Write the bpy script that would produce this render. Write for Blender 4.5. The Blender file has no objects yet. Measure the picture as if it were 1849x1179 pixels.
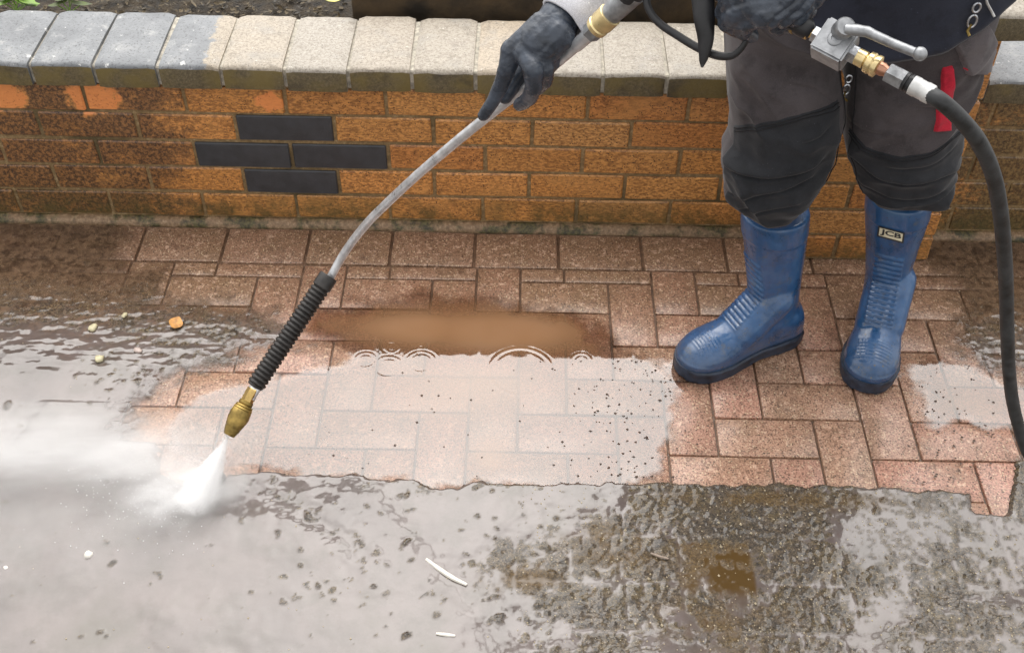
import bpy, bmesh, math, random
import numpy as np
from mathutils import Vector, Matrix
rnd = random.Random(7)
SC = bpy.context.scene
COL = SC.collection

# ------------------------------------------------------------------ camera
CAM = np.array([0.07996, -2.17988, 1.82619])
PITCH, YAW, ROLL = math.radians(44.845), math.radians(-0.5243), math.radians(0.7606)
FPX, PW, PH = 2094.26, 1849.0, 1179.0
def cam_axes():
    cy, sy = math.cos(YAW), math.sin(YAW)
    fw = np.array([sy*math.cos(PITCH), cy*math.cos(PITCH), -math.sin(PITCH)])
    rt = np.array([cy, -sy, 0.0]); up = np.cross(rt, fw)
    c, s = math.cos(ROLL), math.sin(ROLL)
    return c*rt+s*up, -s*rt+c*up, fw
RT, UP, FW = cam_axes()
cam = bpy.data.cameras.new('camera'); cam_o = bpy.data.objects.new('camera', cam); COL.objects.link(cam_o)
cam.sensor_width = 36; cam.sensor_fit = 'HORIZONTAL'; cam.lens = 36*FPX/PW
cam.clip_start = .02; cam.clip_end = 400
M3 = Matrix((RT, UP, -FW)).transposed()
cam_o.matrix_world = Matrix.Translation(CAM) @ M3.to_4x4()
SC.camera = cam_o

# ------------------------------------------------------------------ sky, sun, exposure
SUN_EL, SUN_AZ = math.radians(56), math.radians(-4)       # hazy sun behind thin cloud, ahead of the camera
SUN_DIR = Vector((math.sin(SUN_AZ)*math.cos(SUN_EL), math.cos(SUN_AZ)*math.cos(SUN_EL), math.sin(SUN_EL)))
w = bpy.data.worlds.new('World'); SC.world = w; w.use_nodes = True
nt = w.node_tree; nt.nodes.clear()
out = nt.nodes.new('ShaderNodeOutputWorld'); bg = nt.nodes.new('ShaderNodeBackground')
sky = nt.nodes.new('ShaderNodeTexSky'); sky.sky_type = 'NISHITA'; sky.sun_disc = False
sky.sun_elevation = SUN_EL; sky.sun_rotation = SUN_AZ; sky.dust_density = 6; sky.air_density = 1.0
hsv = nt.nodes.new('ShaderNodeHueSaturation'); hsv.inputs['Saturation'].default_value = .25
tc = nt.nodes.new('ShaderNodeTexCoord')
dot = nt.nodes.new('ShaderNodeVectorMath'); dot.operation = 'DOT_PRODUCT'; dot.inputs[1].default_value = SUN_DIR
mx = nt.nodes.new('ShaderNodeMath'); mx.operation = 'MAXIMUM'; mx.inputs[1].default_value = 0
pw = nt.nodes.new('ShaderNodeMath'); pw.operation = 'POWER'; pw.inputs[1].default_value = 3
ml = nt.nodes.new('ShaderNodeMath'); ml.operation = 'MULTIPLY_ADD'; ml.inputs[1].default_value = 24; ml.inputs[2].default_value = 10
cloud = nt.nodes.new('ShaderNodeVectorMath'); cloud.operation = 'SCALE'; cloud.inputs[0].default_value = (1.0, .985, .97)
add = nt.nodes.new('ShaderNodeMix'); add.data_type = 'RGBA'; add.inputs[0].default_value = .75
L = nt.links.new
L(tc.outputs['Generated'], dot.inputs[0]); L(dot.outputs['Value'], mx.inputs[0]); L(mx.outputs[0], pw.inputs[0])
L(pw.outputs[0], ml.inputs[0]); L(ml.outputs[0], cloud.inputs['Scale'])
L(sky.outputs[0], hsv.inputs['Color']); L(hsv.outputs[0], add.inputs[6]); L(cloud.outputs[0], add.inputs[7])
L(add.outputs[2], bg.inputs['Color']); bg.inputs['Strength'].default_value = .10
L(bg.outputs[0], out.inputs['Surface'])
sl = bpy.data.lights.new('sun', 'SUN'); sl.energy = 1.1; sl.angle = math.radians(56); sl.color = (1, .96, .9)
so = bpy.data.objects.new('sun', sl); COL.objects.link(so)
so.rotation_euler = (-SUN_DIR).to_track_quat('-Z', 'Y').to_euler(); so.location = SUN_DIR*8
SC.view_settings.view_transform = 'Standard'; SC.view_settings.look = 'None'
SC.view_settings.gamma = 1; SC.view_settings.use_curve_mapping = False
SC.view_settings.exposure = 0.31
SC.cycles.volume_bounces = 14; SC.cycles.max_bounces = 16; SC.cycles.transparent_max_bounces = 16
SC.cycles.use_denoising = True

# ------------------------------------------------------------------ photo measurements -> points in the place
def ray(px, py):
    d = ((px-PW/2)/FPX)*RT-((py-PH/2)/FPX)*UP+FW
    return d/np.linalg.norm(d)
def onz(px, py, z=0.0):
    d = ray(px, py); return CAM+d*((z-CAM[2])/d[2])
def ony(px, py, y=0.0):
    d = ray(px, py); return CAM+d*((y-CAM[1])/d[1])
def far(px, py, dist):
    return CAM+ray(px, py)*dist
def V(a): return Vector([float(v) for v in a])

# ------------------------------------------------------------------ numpy noise
def _h(ix, iy, s):
    n = (ix.astype(np.int64)*374761393+iy.astype(np.int64)*668265263+s*974634777) & 0x7fffffff
    n = ((n ^ (n >> 13))*1274126177) & 0x7fffffff
    return ((n ^ (n >> 16)) & 0xffff)/65535.0
def vn(x, y, s=0):
    x = np.asarray(x, float); y = np.asarray(y, float)
    ix, iy = np.floor(x), np.floor(y); fx, fy = x-ix, y-iy
    fx = fx*fx*fx*(fx*(fx*6-15)+10); fy = fy*fy*fy*(fy*(fy*6-15)+10)
    a, b, c, d = _h(ix, iy, s), _h(ix+1, iy, s), _h(ix, iy+1, s), _h(ix+1, iy+1, s)
    return (a*(1-fx)+b*fx)*(1-fy)+(c*(1-fx)+d*fx)*fy
def fbm(x, y, s=0, o=4):
    t = 0; a = .5; n = 0
    for i in range(o):
        t = t+a*vn(x*2**i, y*2**i, s+i*17); n += a; a *= .5
    return t/n
def sstep(a, b, x):
    t = np.clip((x-a)/(b-a), 0, 1); return t*t*(3-2*t)

# ------------------------------------------------------------------ objects
def tag(o, label=None, cat=None, group=None, kind=None):
    if label: o['label'] = label
    if cat: o['category'] = cat
    if group: o['group'] = group
    if kind: o['kind'] = kind
    return o
def empty(name, loc=(0, 0, 0)):
    o = bpy.data.objects.new(name, None); COL.objects.link(o); o.location = loc; o.empty_display_size = .05
    return o
def link(name, me, m=None, parent=None, loc=None, smooth=False):
    o = bpy.data.objects.new(name, me); COL.objects.link(o)
    if m is not None and len(me.materials) == 0: me.materials.append(m)
    if parent is not None:
        o.parent = parent
        off = Vector((0, 0, 0)); p = parent
        while p is not None:
            off += p.location; p = p.parent
        o.location = (Vector(loc) if loc is not None else Vector((0, 0, 0)))-off
    elif loc is not None: o.location = loc
    if smooth: me.shade_smooth()
    return o
def mesh(name, vs, fs, m=None, parent=None, loc=None, smooth=False):
    me = bpy.data.meshes.new(name); me.from_pydata([tuple(map(float, v)) for v in vs], [], fs); me.update()
    return link(name, me, m, parent, loc, smooth)
def np_mesh(name, P, F, m=None, parent=None, smooth=True, attrs=None):
    me = bpy.data.meshes.new(name)
    me.vertices.add(len(P)); me.vertices.foreach_set('co', np.ascontiguousarray(P, np.float32).ravel())
    k = F.shape[1]
    me.loops.add(F.size); me.loops.foreach_set('vertex_index', np.ascontiguousarray(F, np.int32).ravel())
    me.polygons.add(len(F)); me.polygons.foreach_set('loop_start', np.arange(0, F.size, k, dtype=np.int32))
    me.update(calc_edges=True); me.validate()
    for n, v in (attrs or {}).items():
        a = me.attributes.new(n, 'FLOAT', 'POINT'); a.data.foreach_set('value', np.ascontiguousarray(v, np.float32))
    return link(name, me, m, parent, None, smooth)
def grid_faces(nu, nv, wrap=False):
    i, j = np.meshgrid(np.arange(nu-1), np.arange(nv if wrap else nv-1), indexing='ij')
    j2 = (j+1) % nv
    return np.stack([i*nv+j, i*nv+j2, (i+1)*nv+j2, (i+1)*nv+j], -1).reshape(-1, 4)
def box_mesh(name, sx, sy, sz, bev=.004, jit=0, seg=1):
    bm = bmesh.new(); bmesh.ops.create_cube(bm, size=1)
    for v in bm.verts: v.co = Vector((v.co.x*sx, v.co.y*sy, v.co.z*sz))
    if bev: bmesh.ops.bevel(bm, geom=list(bm.edges), offset=bev, segments=seg, affect='EDGES', profile=.6)
    if jit:
        for v in bm.verts: v.co += Vector((rnd.uniform(-jit, jit), rnd.uniform(-jit, jit), rnd.uniform(-jit, jit)))
    me = bpy.data.meshes.new(name); bm.to_mesh(me); bm.free(); return me
def bm_prism(bm, pts, z0, z1):
    a = [bm.verts.new((p[0], p[1], z0)) for p in pts]; b = [bm.verts.new((p[0], p[1], z1)) for p in pts]
    n = len(pts); bm.faces.new(list(reversed(a))); bm.faces.new(b)
    for i in range(n): bm.faces.new((a[i], a[(i+1) % n], b[(i+1) % n], b[i]))
def frame_from(d):
    d = Vector(d).normalized(); a = Vector((0, 0, 1)) if abs(d.z) < .9 else Vector((1, 0, 0))
    x = d.cross(a).normalized(); return x, d.cross(x).normalized(), d
def tube_data(pts, rad, seg=12, caps=True):
    """tube through pts with per-point radius"""
    pts = [Vector(p) for p in pts]
    if not hasattr(rad, '__len__'): rad = [rad]*len(pts)
    vs, fs = [], []
    t0 = (pts[1]-pts[0]).normalized(); x, y, _ = frame_from(t0)
    for i, p in enumerate(pts):
        t = (pts[min(i+1, len(pts)-1)]-pts[max(i-1, 0)]).normalized()
        x = (x-t*x.dot(t)).normalized(); y = t.cross(x)
        for k in range(seg):
            a = 2*math.pi*k/seg; vs.append(p+(x*math.cos(a)+y*math.sin(a))*rad[i])
    for i in range(len(pts)-1):
        for k in range(seg):
            k2 = (k+1) % seg
            fs.append((i*seg+k, i*seg+k2, (i+1)*seg+k2, (i+1)*seg+k))
    if caps:
        fs.append(tuple(reversed(range(seg)))); n = (len(pts)-1)*seg; fs.append(tuple(n+k for k in range(seg)))
    return vs, fs
def tube(name, pts, rad, m, parent=None, seg=12, smooth=True):
    vs, fs = tube_data(pts, rad, seg); o = mesh(name, vs, fs, m, parent, None, False)
    if smooth:
        o.data.shade_smooth()
        o.data.set_sharp_from_angle(angle=math.radians(50))
    return o
def spline(pts, n=8):
    """Catmull-Rom through pts"""
    P = [np.array(p, float) for p in pts]; P = [2*P[0]-P[1]]+P+[2*P[-1]-P[-2]]; o = []
    for i in range(1, len(P)-2):
        for k in range(n):
            t = k/n; a, b, c, d = P[i-1], P[i], P[i+1], P[i+2]
            o.append(.5*((2*b)+(-a+c)*t+(2*a-5*b+4*c-d)*t*t+(-a+3*b-3*c+d)*t**3))
    o.append(P[-2]); return o
def lathe(name, a, d, prof, m, parent=None, seg=20, smooth=True):
    """profile [(t, r)] along axis from a in unit direction d"""
    x, y, d = frame_from(d); a = Vector(a)
    vs, fs = [], []
    for t, r in prof:
        for k in range(seg):
            an = 2*math.pi*(k+.5)/seg; vs.append(a+d*t+(x*math.cos(an)+y*math.sin(an))*max(r, 1e-5))
    for i in range(len(prof)-1):
        for k in range(seg):
            k2 = (k+1) % seg; fs.append((i*seg+k, i*seg+k2, (i+1)*seg+k2, (i+1)*seg+k))
    fs.append(tuple(reversed(range(seg)))); n = (len(prof)-1)*seg; fs.append(tuple(n+k for k in range(seg)))
    o = mesh(name, vs, fs, m, parent)
    if smooth:
        o.data.shade_smooth(); o.data.set_sharp_from_angle(angle=math.radians(32))
    return o
def capsule_data(p, q, r0, r1, seg=12, rings=4):
    p, q = Vector(p), Vector(q); x, y, d = frame_from(q-p); L_ = (q-p).length
    prof = [(-r0*math.cos(i*math.pi/2/rings), r0*math.sin(i*math.pi/2/rings)) for i in range(1, rings+1)]
    prof += [(L_+r1*math.sin(i*math.pi/2/rings), r1*math.cos(i*math.pi/2/rings)) for i in range(0, rings)]
    vs, fs = [], []
    for t, r in prof:
        for k in range(seg):
            a = 2*math.pi*k/seg; vs.append(p+d*t+(x*math.cos(a)+y*math.sin(a))*r)
    for i in range(len(prof)-1):
        for k in range(seg):
            k2 = (k+1) % seg; fs.append((i*seg+k, i*seg+k2, (i+1)*seg+k2, (i+1)*seg+k))
    n = len(vs); vs.append(p-d*r0); vs.append(q+d*r1); m_ = (len(prof)-1)*seg
    for k in range(seg):
        k2 = (k+1) % seg; fs.append((n, k2, k)); fs.append((n+1, m_+k, m_+k2))
    return vs, fs
def fuse(parts, voxel, smooth=4, factor=.5):
    """voxel union of closed shells -> numpy verts, quads mesh datablock"""
    V_, F_ = [], []
    for vs, fs in parts:
        n = len(V_); V_ += [tuple(v) for v in vs]; F_ += [tuple(i+n for i in f) for f in fs]
    me = bpy.data.meshes.new('fuse'); me.from_pydata(V_, [], F_); me.update()
    bm = bmesh.new(); bm.from_mesh(me); bmesh.ops.recalc_face_normals(bm, faces=bm.faces); bm.to_mesh(me); bm.free()
    o = bpy.data.objects.new('fuse', me); COL.objects.link(o)
    r = o.modifiers.new('r', 'REMESH'); r.mode = 'VOXEL'; r.voxel_size = voxel; r.use_smooth_shade = True
    if smooth:
        s = o.modifiers.new('s', 'SMOOTH'); s.iterations = smooth; s.factor = factor
    dg = bpy.context.evaluated_depsgraph_get(); dg.update()
    res = bpy.data.meshes.new_from_object(o.evaluated_get(dg))
    bpy.data.objects.remove(o); bpy.data.meshes.remove(me); res.materials.clear()
    return res
def chain(pts):  # [(p, r)...] -> capsule shells
    return [capsule_data(pts[i][0], pts[i+1][0], pts[i][1], pts[i+1][1]) for i in range(len(pts)-1)]
def get_co(me):
    a = np.empty(len(me.vertices)*3, np.float32); me.vertices.foreach_get('co', a); return a.reshape(-1, 3).astype(float)
def get_no(me):
    a = np.empty(len(me.vertices)*3, np.float32); me.vertex_normals.foreach_get('vector', a); return a.reshape(-1, 3).astype(float)
def set_co(me, P):
    me.vertices.foreach_set('co', np.ascontiguousarray(P, np.float32).ravel()); me.update()

# ------------------------------------------------------------------ materials
class Mat:
    def __init__(s, name):
        s.m = bpy.data.materials.new(name); s.m.use_nodes = True; s.t = s.m.node_tree
        s.b = s.t.nodes['Principled BSDF']; s.o = s.t.nodes['Material Output']; s._pos = None
    def n(s, typ, **kw):
        nd = s.t.nodes.new('ShaderNode'+typ)
        for k, v in kw.items():
            if k.startswith('i_'): s.put(nd.inputs[k[2:].replace('_', ' ')], v)
            else: setattr(nd, k, v)
        return nd
    def put(s, sock, v):
        if isinstance(v, bpy.types.NodeSocket): s.t.links.new(v, sock)
        elif isinstance(v, (tuple, list)) and sock.type == 'RGBA' and len(v) == 3: sock.default_value = (*v, 1)
        else: sock.default_value = v
    def set(s, **kw):
        for k, v in kw.items(): s.put(s.b.inputs[k.replace('_', ' ')], v)
        return s
    def pos(s):
        if s._pos is None: s._pos = s.n('NewGeometry').outputs['Position']
        return s._pos
    def obj(s, rand=True):
        c = s.n('TexCoord').outputs['Object']
        if not rand: return c
        r = s.rand(); k = s.n('VectorMath', operation='MULTIPLY_ADD')
        cmb = s.n('CombineXYZ'); s.put(cmb.inputs[0], r); s.put(cmb.inputs[1], r); s.put(cmb.inputs[2], r)
        s.put(k.inputs[0], cmb.outputs[0]); k.inputs[1].default_value = (37, 53, 71); s.put(k.inputs[2], c)
        return k.outputs[0]
    def rand(s): return s.n('ObjectInfo').outputs['Random']
    def attr(s, n): return s.n('Attribute', attribute_name=n).outputs['Fac']
    def noise(s, vec, scale, detail=3, rough=.55, dist=0):
        nd = s.n('TexNoise'); s.put(nd.inputs['Vector'], vec)
        nd.inputs['Scale'].default_value = scale; nd.inputs['Detail'].default_value = detail
        nd.inputs['Roughness'].default_value = rough; nd.inputs['Distortion'].default_value = dist
        return nd.outputs['Fac']
    def vor(s, vec, scale, out='Color', feat='F1'):
        nd = s.n('TexVoronoi', feature=feat); s.put(nd.inputs['Vector'], vec); nd.inputs['Scale'].default_value = scale
        return nd.outputs[out]
    def ramp(s, f, stops):
        nd = s.n('ValToRGB'); cr = nd.color_ramp
        while len(cr.elements) < len(stops): cr.elements.new(.5)
        for e, (p, c) in zip(cr.elements, stops):
            e.position = p; e.color = (c, c, c, 1) if not hasattr(c, '__len__') else (*c, 1)
        s.put(nd.inputs['Fac'], f); return nd.outputs['Color']
    def mr(s, f, a, b, c=0., d=1.):
        nd = s.n('MapRange', interpolation_type='SMOOTHSTEP'); s.put(nd.inputs['Value'], f)
        for k, v in (('From Min', a), ('From Max', b), ('To Min', c), ('To Max', d)): s.put(nd.inputs[k], v)
        return nd.outputs['Result']
    def mix(s, f, a, b, mode='MIX'):
        nd = s.n('Mix', data_type='RGBA', blend_type=mode); s.put(nd.inputs[0], f); s.put(nd.inputs[6], a); s.put(nd.inputs[7], b)
        return nd.outputs[2]
    def math(s, op, a, b=0., c=0.):
        nd = s.n('Math', operation=op); s.put(nd.inputs[0], a); s.put(nd.inputs[1], b)
        if op in ('MULTIPLY_ADD',): s.put(nd.inputs[2], c)
        return nd.outputs[0]
    def xyz(s, v):
        nd = s.n('SeparateXYZ'); s.put(nd.inputs[0], v); return nd.outputs
    def dist(s, p, scale=(1, 1, 1)):
        nd = s.n('VectorMath', operation='SUBTRACT'); s.put(nd.inputs[0], s.pos()); nd.inputs[1].default_value = p
        m = s.n('VectorMath', operation='MULTIPLY'); s.put(m.inputs[0], nd.outputs[0]); m.inputs[1].default_value = scale
        l = s.n('VectorMath', operation='LENGTH'); s.put(l.inputs[0], m.outputs[0]); return l.outputs['Value']
    def bump(s, h, strength=.5, dist=.002, prev=None):
        nd = s.n('Bump'); s.put(nd.inputs['Height'], h); s.put(nd.inputs['Strength'], strength); nd.inputs['Distance'].default_value = dist
        if prev is not None: s.put(nd.inputs['Normal'], prev)
        return nd.outputs['Normal']

def simple(name, col, rough=.5, metal=0., var=.15, scale=60, bumpd=.0006, bump_s=.4, **kw):
    m = Mat(name); o = m.n('TexCoord').outputs['Object']
    f = m.noise(o, scale, 4)
    dark = tuple(c*(1-var*2) for c in col); lite = tuple(min(1, c*(1+var)) for c in col)
    m.set(Base_Color=m.ramp(f, [(.3, dark), (.7, lite)]), Roughness=m.mr(f, .3, .7, rough*.85, min(1, rough*1.2)), Metallic=metal)
    m.set(Normal=m.bump(m.noise(o, scale*4, 3), bump_s, bumpd)); m.set(**kw); return m.m

def brick_mat():
    m = Mat('orange_brick'); o = m.obj(); p = m.pos(); X, Y, Z = m.xyz(p)[:3]
    # drag-faced clay: streaky short horizontal marks
    mp = m.n('Mapping'); m.put(mp.inputs['Vector'], o); mp.inputs['Scale'].default_value = (1, 1, 2.2)
    st = m.noise(mp.outputs[0], 95, 5, .75)
    base = m.ramp(m.rand(), [(0, (.56, .24, .062)), (.2, (.72, .35, .105)), (.4, (.66, .29, .075)), (.6, (.74, .33, .095)), (.8, (.58, .235, .065)), (1, (.70, .36, .12))])
    col = m.mix(m.mr(st, .40, .60), m.mix(.72, base, (.13, .045, .012)), base)
    col = m.mix(m.mr(m.noise(o, 9, 3), .45, .75, 0, .5), col, (.56, .27, .08))
    # pits
    pit = m.vor(o, 170, 'Distance'); pk = m.noise(o, 60, 2)
    pitm = m.math('MULTIPLY', m.mr(pit, .14, .30, 1, 0), m.mr(pk, .42, .56))
    col = m.mix(pitm, col, (.05, .022, .01))
    # grime: heavy to the left end and right of the pier, blotchy, washed away in three spots
    n1 = m.noise(p, 7, 4, .6, .4); n2 = m.noise(p, 38, 4, .6)
    left = m.mr(X, -.33, -.95); right = m.mr(X, 1.043, 1.056)
    amt = m.math('MAXIMUM', left, right)
    thr = m.math('MULTIPLY_ADD', amt, -.30, .70)
    g = m.math('MULTIPLY_ADD', n1, .5, m.math('MULTIPLY', m.noise(p, 55, 5, .75), .5))
    grime = m.mr(m.math('SUBTRACT', g, thr), -.06, .09, 0, .86)
    for c, sc in (((-1.085, 0, .352), 22), ((-.885, 0, .352), 19), ((-.49, 0, .35), 34)):
        d = m.dist(c, (sc*.78, 1, sc)); d = m.math('ADD', d, m.math('MULTIPLY', m.math('SUBTRACT', n2, .5), 1.3))
        grime = m.math('MULTIPLY', grime, m.mr(d, .75, 1.05)); 
    speck = m.mr(m.noise(p, 120, 4, .8), .44, .58)
    gcol = m.mix(speck, m.mix(right, (.020, .013, .011), (.032, .025, .014)), m.mix(right, (.27, .125, .045), (.21, .145, .06)))
    col = m.mix(grime, col, gcol)
    for c, sc in (((-1.085, 0, .352), 22), ((-.885, 0, .352), 19), ((-.49, 0, .35), 34)):
        d = m.dist(c, (sc*.78, 1, sc)); d = m.math('ADD', d, m.math('MULTIPLY', m.math('SUBTRACT', n2, .5), 1.3))
        col = m.mix(m.mr(d, .95, .7, 0, .8), col, (.86, .30, .09))
    # moss towards the footing
    moss = m.math('MULTIPLY', m.mr(Z, .13, .02), m.mr(n1, .34, .58))
    col = m.mix(m.math('MULTIPLY', moss, m.mr(n2, .3, .6, .25, .8)), col, (.075, .062, .018))
    h = m.math('SUBTRACT', m.math('MULTIPLY', st, .6), pitm)
    m.set(Base_Color=col, Roughness=m.mr(n2, .3, .7, .30, .5), Normal=m.bump(h, .9, .0018), Coat_Weight=.35, Coat_Roughness=.25); return m.m

def mortar_mat():
    m = Mat('mortar'); p = m.pos(); n = m.noise(p, 120, 4, .7); b = m.noise(p, 6, 3); Z = m.xyz(p)[2]
    col = m.ramp(n, [(.3, (.15, .095, .042)), (.55, (.28, .185, .085)), (.8, (.46, .36, .21))])
    col = m.mix(m.mr(b, .45, .7, 0, .75), col, (.055, .045, .018))
    m.set(Base_Color=col, Roughness=.75, Normal=m.bump(n, .9, .002)); return m.m

def footing_mat():
    m = Mat('mossy_footing'); p = m.pos(); n = m.noise(p, 110, 4, .75); b = m.noise(p, 16, 4, .65); X, Y, Z = m.xyz(p)[:3]
    col = m.ramp(n, [(.3, (.12, .07, .035)), (.55, (.26, .165, .09)), (.75, (.42, .30, .19))])
    col = m.mix(m.mr(b, .44, .60, 0, .9), col, m.mix(m.mr(n, .4, .6), (.022, .022, .008), (.085, .075, .022)))
    m.set(Base_Color=col, Roughness=.45, Normal=m.bump(n, .9, .002)); return m.m

def coping_mat(name, face=False, blue=0.):
    m = Mat(name); o = m.obj(); p = m.pos(); X = m.xyz(p)[0]
    g = m.noise(o, 170, 4, .85); b = m.noise(o, 16, 4, .6); r = m.rand()
    n1 = m.noise(p, 9, 4, .6)
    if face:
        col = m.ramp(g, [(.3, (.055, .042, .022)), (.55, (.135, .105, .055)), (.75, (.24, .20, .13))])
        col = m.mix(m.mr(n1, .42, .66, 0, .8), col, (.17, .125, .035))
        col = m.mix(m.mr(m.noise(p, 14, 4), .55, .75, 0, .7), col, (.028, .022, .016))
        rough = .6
    else:
        lite = m.ramp(r, [(0, (.37, .335, .28)), (.3, (.45, .375, .285)), (.55, (.35, .33, .295)), (.8, (.41, .345, .26)), (1, (.38, .355, .315))])
        col = m.mix(m.mr(g, .38, .56), m.mix(.60, lite, (.13, .105, .08)), lite)
        col = m.mix(m.mr(b, .50, .75, 0, .6), col, (.30, .28, .25)); col = m.mix(m.mr(m.noise(p, 33, 5, .7), .52, .70, 0, .55), col, (.19, .16, .12))
        sp = m.vor(o, 150, 'Distance'); col = m.mix(m.math('MULTIPLY', m.mr(sp, .10, .2, 1, 0), m.mr(b, .35, .55)), col, (.06, .048, .036)); col = m.mix(m.mr(m.noise(p, 60, 4, .8), .60, .72, 0, .8), col, (.66, .62, .54))
        if blue:
            edge = m.math('ADD', X, m.math('MULTIPLY', m.math('SUBTRACT', m.noise(p, 55, 4, .7), .5), .07))
            bl = m.mr(edge, -.612, -.622); bl = m.math('MAXIMUM', bl, m.mr(X, 1.02, 1.03))
            bc = m.ramp(m.noise(p, 14, 4, .65), [(.3, (.15, .158, .168)), (.55, (.215, .225, .235)), (.85, (.36, .36, .355))])
            fl = m.math('MULTIPLY', m.mr(m.noise(p, 46, 4, .65), .66, .7), .85)
            bc = m.mix(fl, bc, (.66, .66, .64))
            bc = m.mix(m.mr(g, .54, .62, 0, .8), bc, (.055, .055, .06)); bc = m.mix(m.mr(m.noise(p, 26, 5, .7), .56, .72, 0, .6), bc, (.40, .40, .39))
            col = m.mix(bl, col, bc)
        rough = .5
    m.set(Base_Color=col, Roughness=rough, Normal=m.bump(g, .7, .0018)); return m.m

def paver_mat():
    m = Mat('paver_concrete'); o = m.obj(); r = m.rand()
    base = m.ramp(r, [(0, (.47, .26, .180)), (.2, (.42, .25, .168)), (.42, (.50, .262, .19)), (.62, (.43, .25, .18)), (.8, (.46, .275, .185)), (1, (.52, .265, .20))])
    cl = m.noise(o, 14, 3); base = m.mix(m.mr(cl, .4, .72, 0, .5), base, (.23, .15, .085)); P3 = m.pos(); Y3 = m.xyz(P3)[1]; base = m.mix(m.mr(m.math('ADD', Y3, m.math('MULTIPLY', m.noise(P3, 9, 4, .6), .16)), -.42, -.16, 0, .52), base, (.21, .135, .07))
    gr = m.n('TexVoronoi', feature='F1'); m.put(gr.inputs['Vector'], o); gr.inputs['Scale'].default_value = 215
    gs = m.xyz(gr.outputs['Color'])
    near = m.mr(gr.outputs['Distance'], .25, .5, 1, 0)
    lite = m.math('MULTIPLY', near, m.mr(gs[0], .68, .72)); dark = m.math('MULTIPLY', near, m.mr(gs[1], .66, .70))
    col = m.mix(m.math('MULTIPLY', lite, .85), base, (.66, .50, .33)); col = m.mix(m.math('MULTIPLY', dark, .9), col, (.04, .026, .018))
    big = m.vor(o, 120, 'Distance'); bk = m.math('MULTIPLY', m.mr(big, .10, .17, 1, 0), m.mr(m.noise(o, 23, 2), .5, .62))
    col = m.mix(bk, col, (.04, .028, .02))
    fine = m.noise(o, 260, 3, .7); col = m.mix(m.mr(fine, .35, .60, .72, 0), col, (.12, .06, .038)); col = m.mix(m.mr(m.noise(o, 70, 4, .8), .54, .66, 0, .6), col, (.70, .48, .35)); col = m.mix(m.mr(m.noise(o, 48, 4, .8), .36, .44, .5, 0), col, (.10, .052, .034))
    h = m.math('ADD', m.math('MULTIPLY', near, .5), fine)
    m.set(Base_Color=col, Roughness=.36, Specular_IOR_Level=.3,
          Normal=m.bump(h, .55, .0009), Coat_Weight=.55, Coat_Roughness=.24, Coat_IOR=1.4, Coat_Normal=m.bump(m.noise(o, 210, 2), .35, .0006)); return m.m

def mud_mat():
    m = Mat('wet_silt'); p = m.pos(); wet = m.attr('wet'); X, Y, Z = m.xyz(p)[:3]
    n = m.noise(p, 22, 5, .65); f = m.noise(p, 240, 4, .7); b = m.noise(p, 5, 3)
    col = m.ramp(f, [(.30, (.028, .022, .016)), (.5, (.080, .058, .038)), (.62, (.165, .122, .080)), (.74, (.36, .28, .19))])
    col = m.mix(m.mr(n, .42, .62, 0, .75), col, m.mix(m.mr(f, .35, .65), (.045, .032, .012), (.15, .105, .045)))
    col = m.mix(m.mr(m.noise(p, 9, 4), .55, .72, 0, .6), col, (.115, .088, .062)); col = m.mix(m.mr(m.math('ADD', Y, m.math('MULTIPLY', n, .2)), -.30, -.12, 0, .8), col, m.mix(m.mr(f, .35, .65), (.12, .07, .035), (.25, .155, .085)))
    sp = m.vor(p, 170, 'Distance'); col = m.mix(m.math('MULTIPLY', m.mr(sp, .07, .13, 1, 0), m.mr(n, .42, .55)), col, (.55, .48, .36))
    film = m.ramp(b, [(.35, (.100, .080, .074)), (.55, (.140, .112, .104)), (.7, (.095, .079, .064))])
    film = m.mix(m.mr(m.noise(p, 13, 5, .65), .42, .70, 0, .55), film, (.07, .058, .046)); film = m.mix(m.mr(f, .5, .75, 0, .25), film, (.10, .085, .06))
    mid = m.noise(p, 105, 5, .8); col = m.mix(m.mr(mid, .38, .52, .85, 0), col, (.020, .016, .012)); col = m.mix(m.mr(mid, .60, .68, 0, .7), col, (.30, .235, .15))
    col = m.mix(m.math('MULTIPLY', m.attr('lump'), m.mr(f, .3, .6, .85, .35)), col, (.030, .024, .020))
    br = m.attr('brown'); brc = m.mix(m.mr(f, .4, .62), (.060, .034, .010), (.150, .092, .032))
    film = m.mix(br, film, (.085, .050, .018)); mid0 = m.noise(p, 60, 5, .75); nw = m.mr(m.math('ADD', Y, m.math('MULTIPLY', n, .2)), -.36, -.16); film = m.mix(nw, film, m.mix(m.mr(mid0, .36, .62), (.050, .030, .018), (.20, .125, .075))); col = m.mix(m.math('MULTIPLY', br, .85), col, brc)
    col = m.mix(wet, col, film)
    m.set(Base_Color=col, Roughness=m.math('MULTIPLY_ADD', wet, -.13, .24), IOR=1.4, Coat_Weight=m.math('MULTIPLY', m.math('MULTIPLY_ADD', br, -.75, 1.), m.math('MULTIPLY_ADD', wet, .25, .75)), Coat_IOR=1.45, Coat_Roughness=.06,
          Normal=m.bump(f, m.math('MULTIPLY_ADD', wet, -.5, .6), .0016, m.bump(mid, m.math('MULTIPLY_ADD', wet, -.75, .8), .0045)))
    tr = m.n('BsdfTransparent'); k = m.n('MixShader'); m.put(k.inputs[0], m.attr('cov')); m.put(k.inputs[1], tr.outputs[0]); m.put(k.inputs[2], m.b.outputs[0])
    m.t.links.new(k.outputs[0], m.o.inputs['Surface']); return m.m

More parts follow.
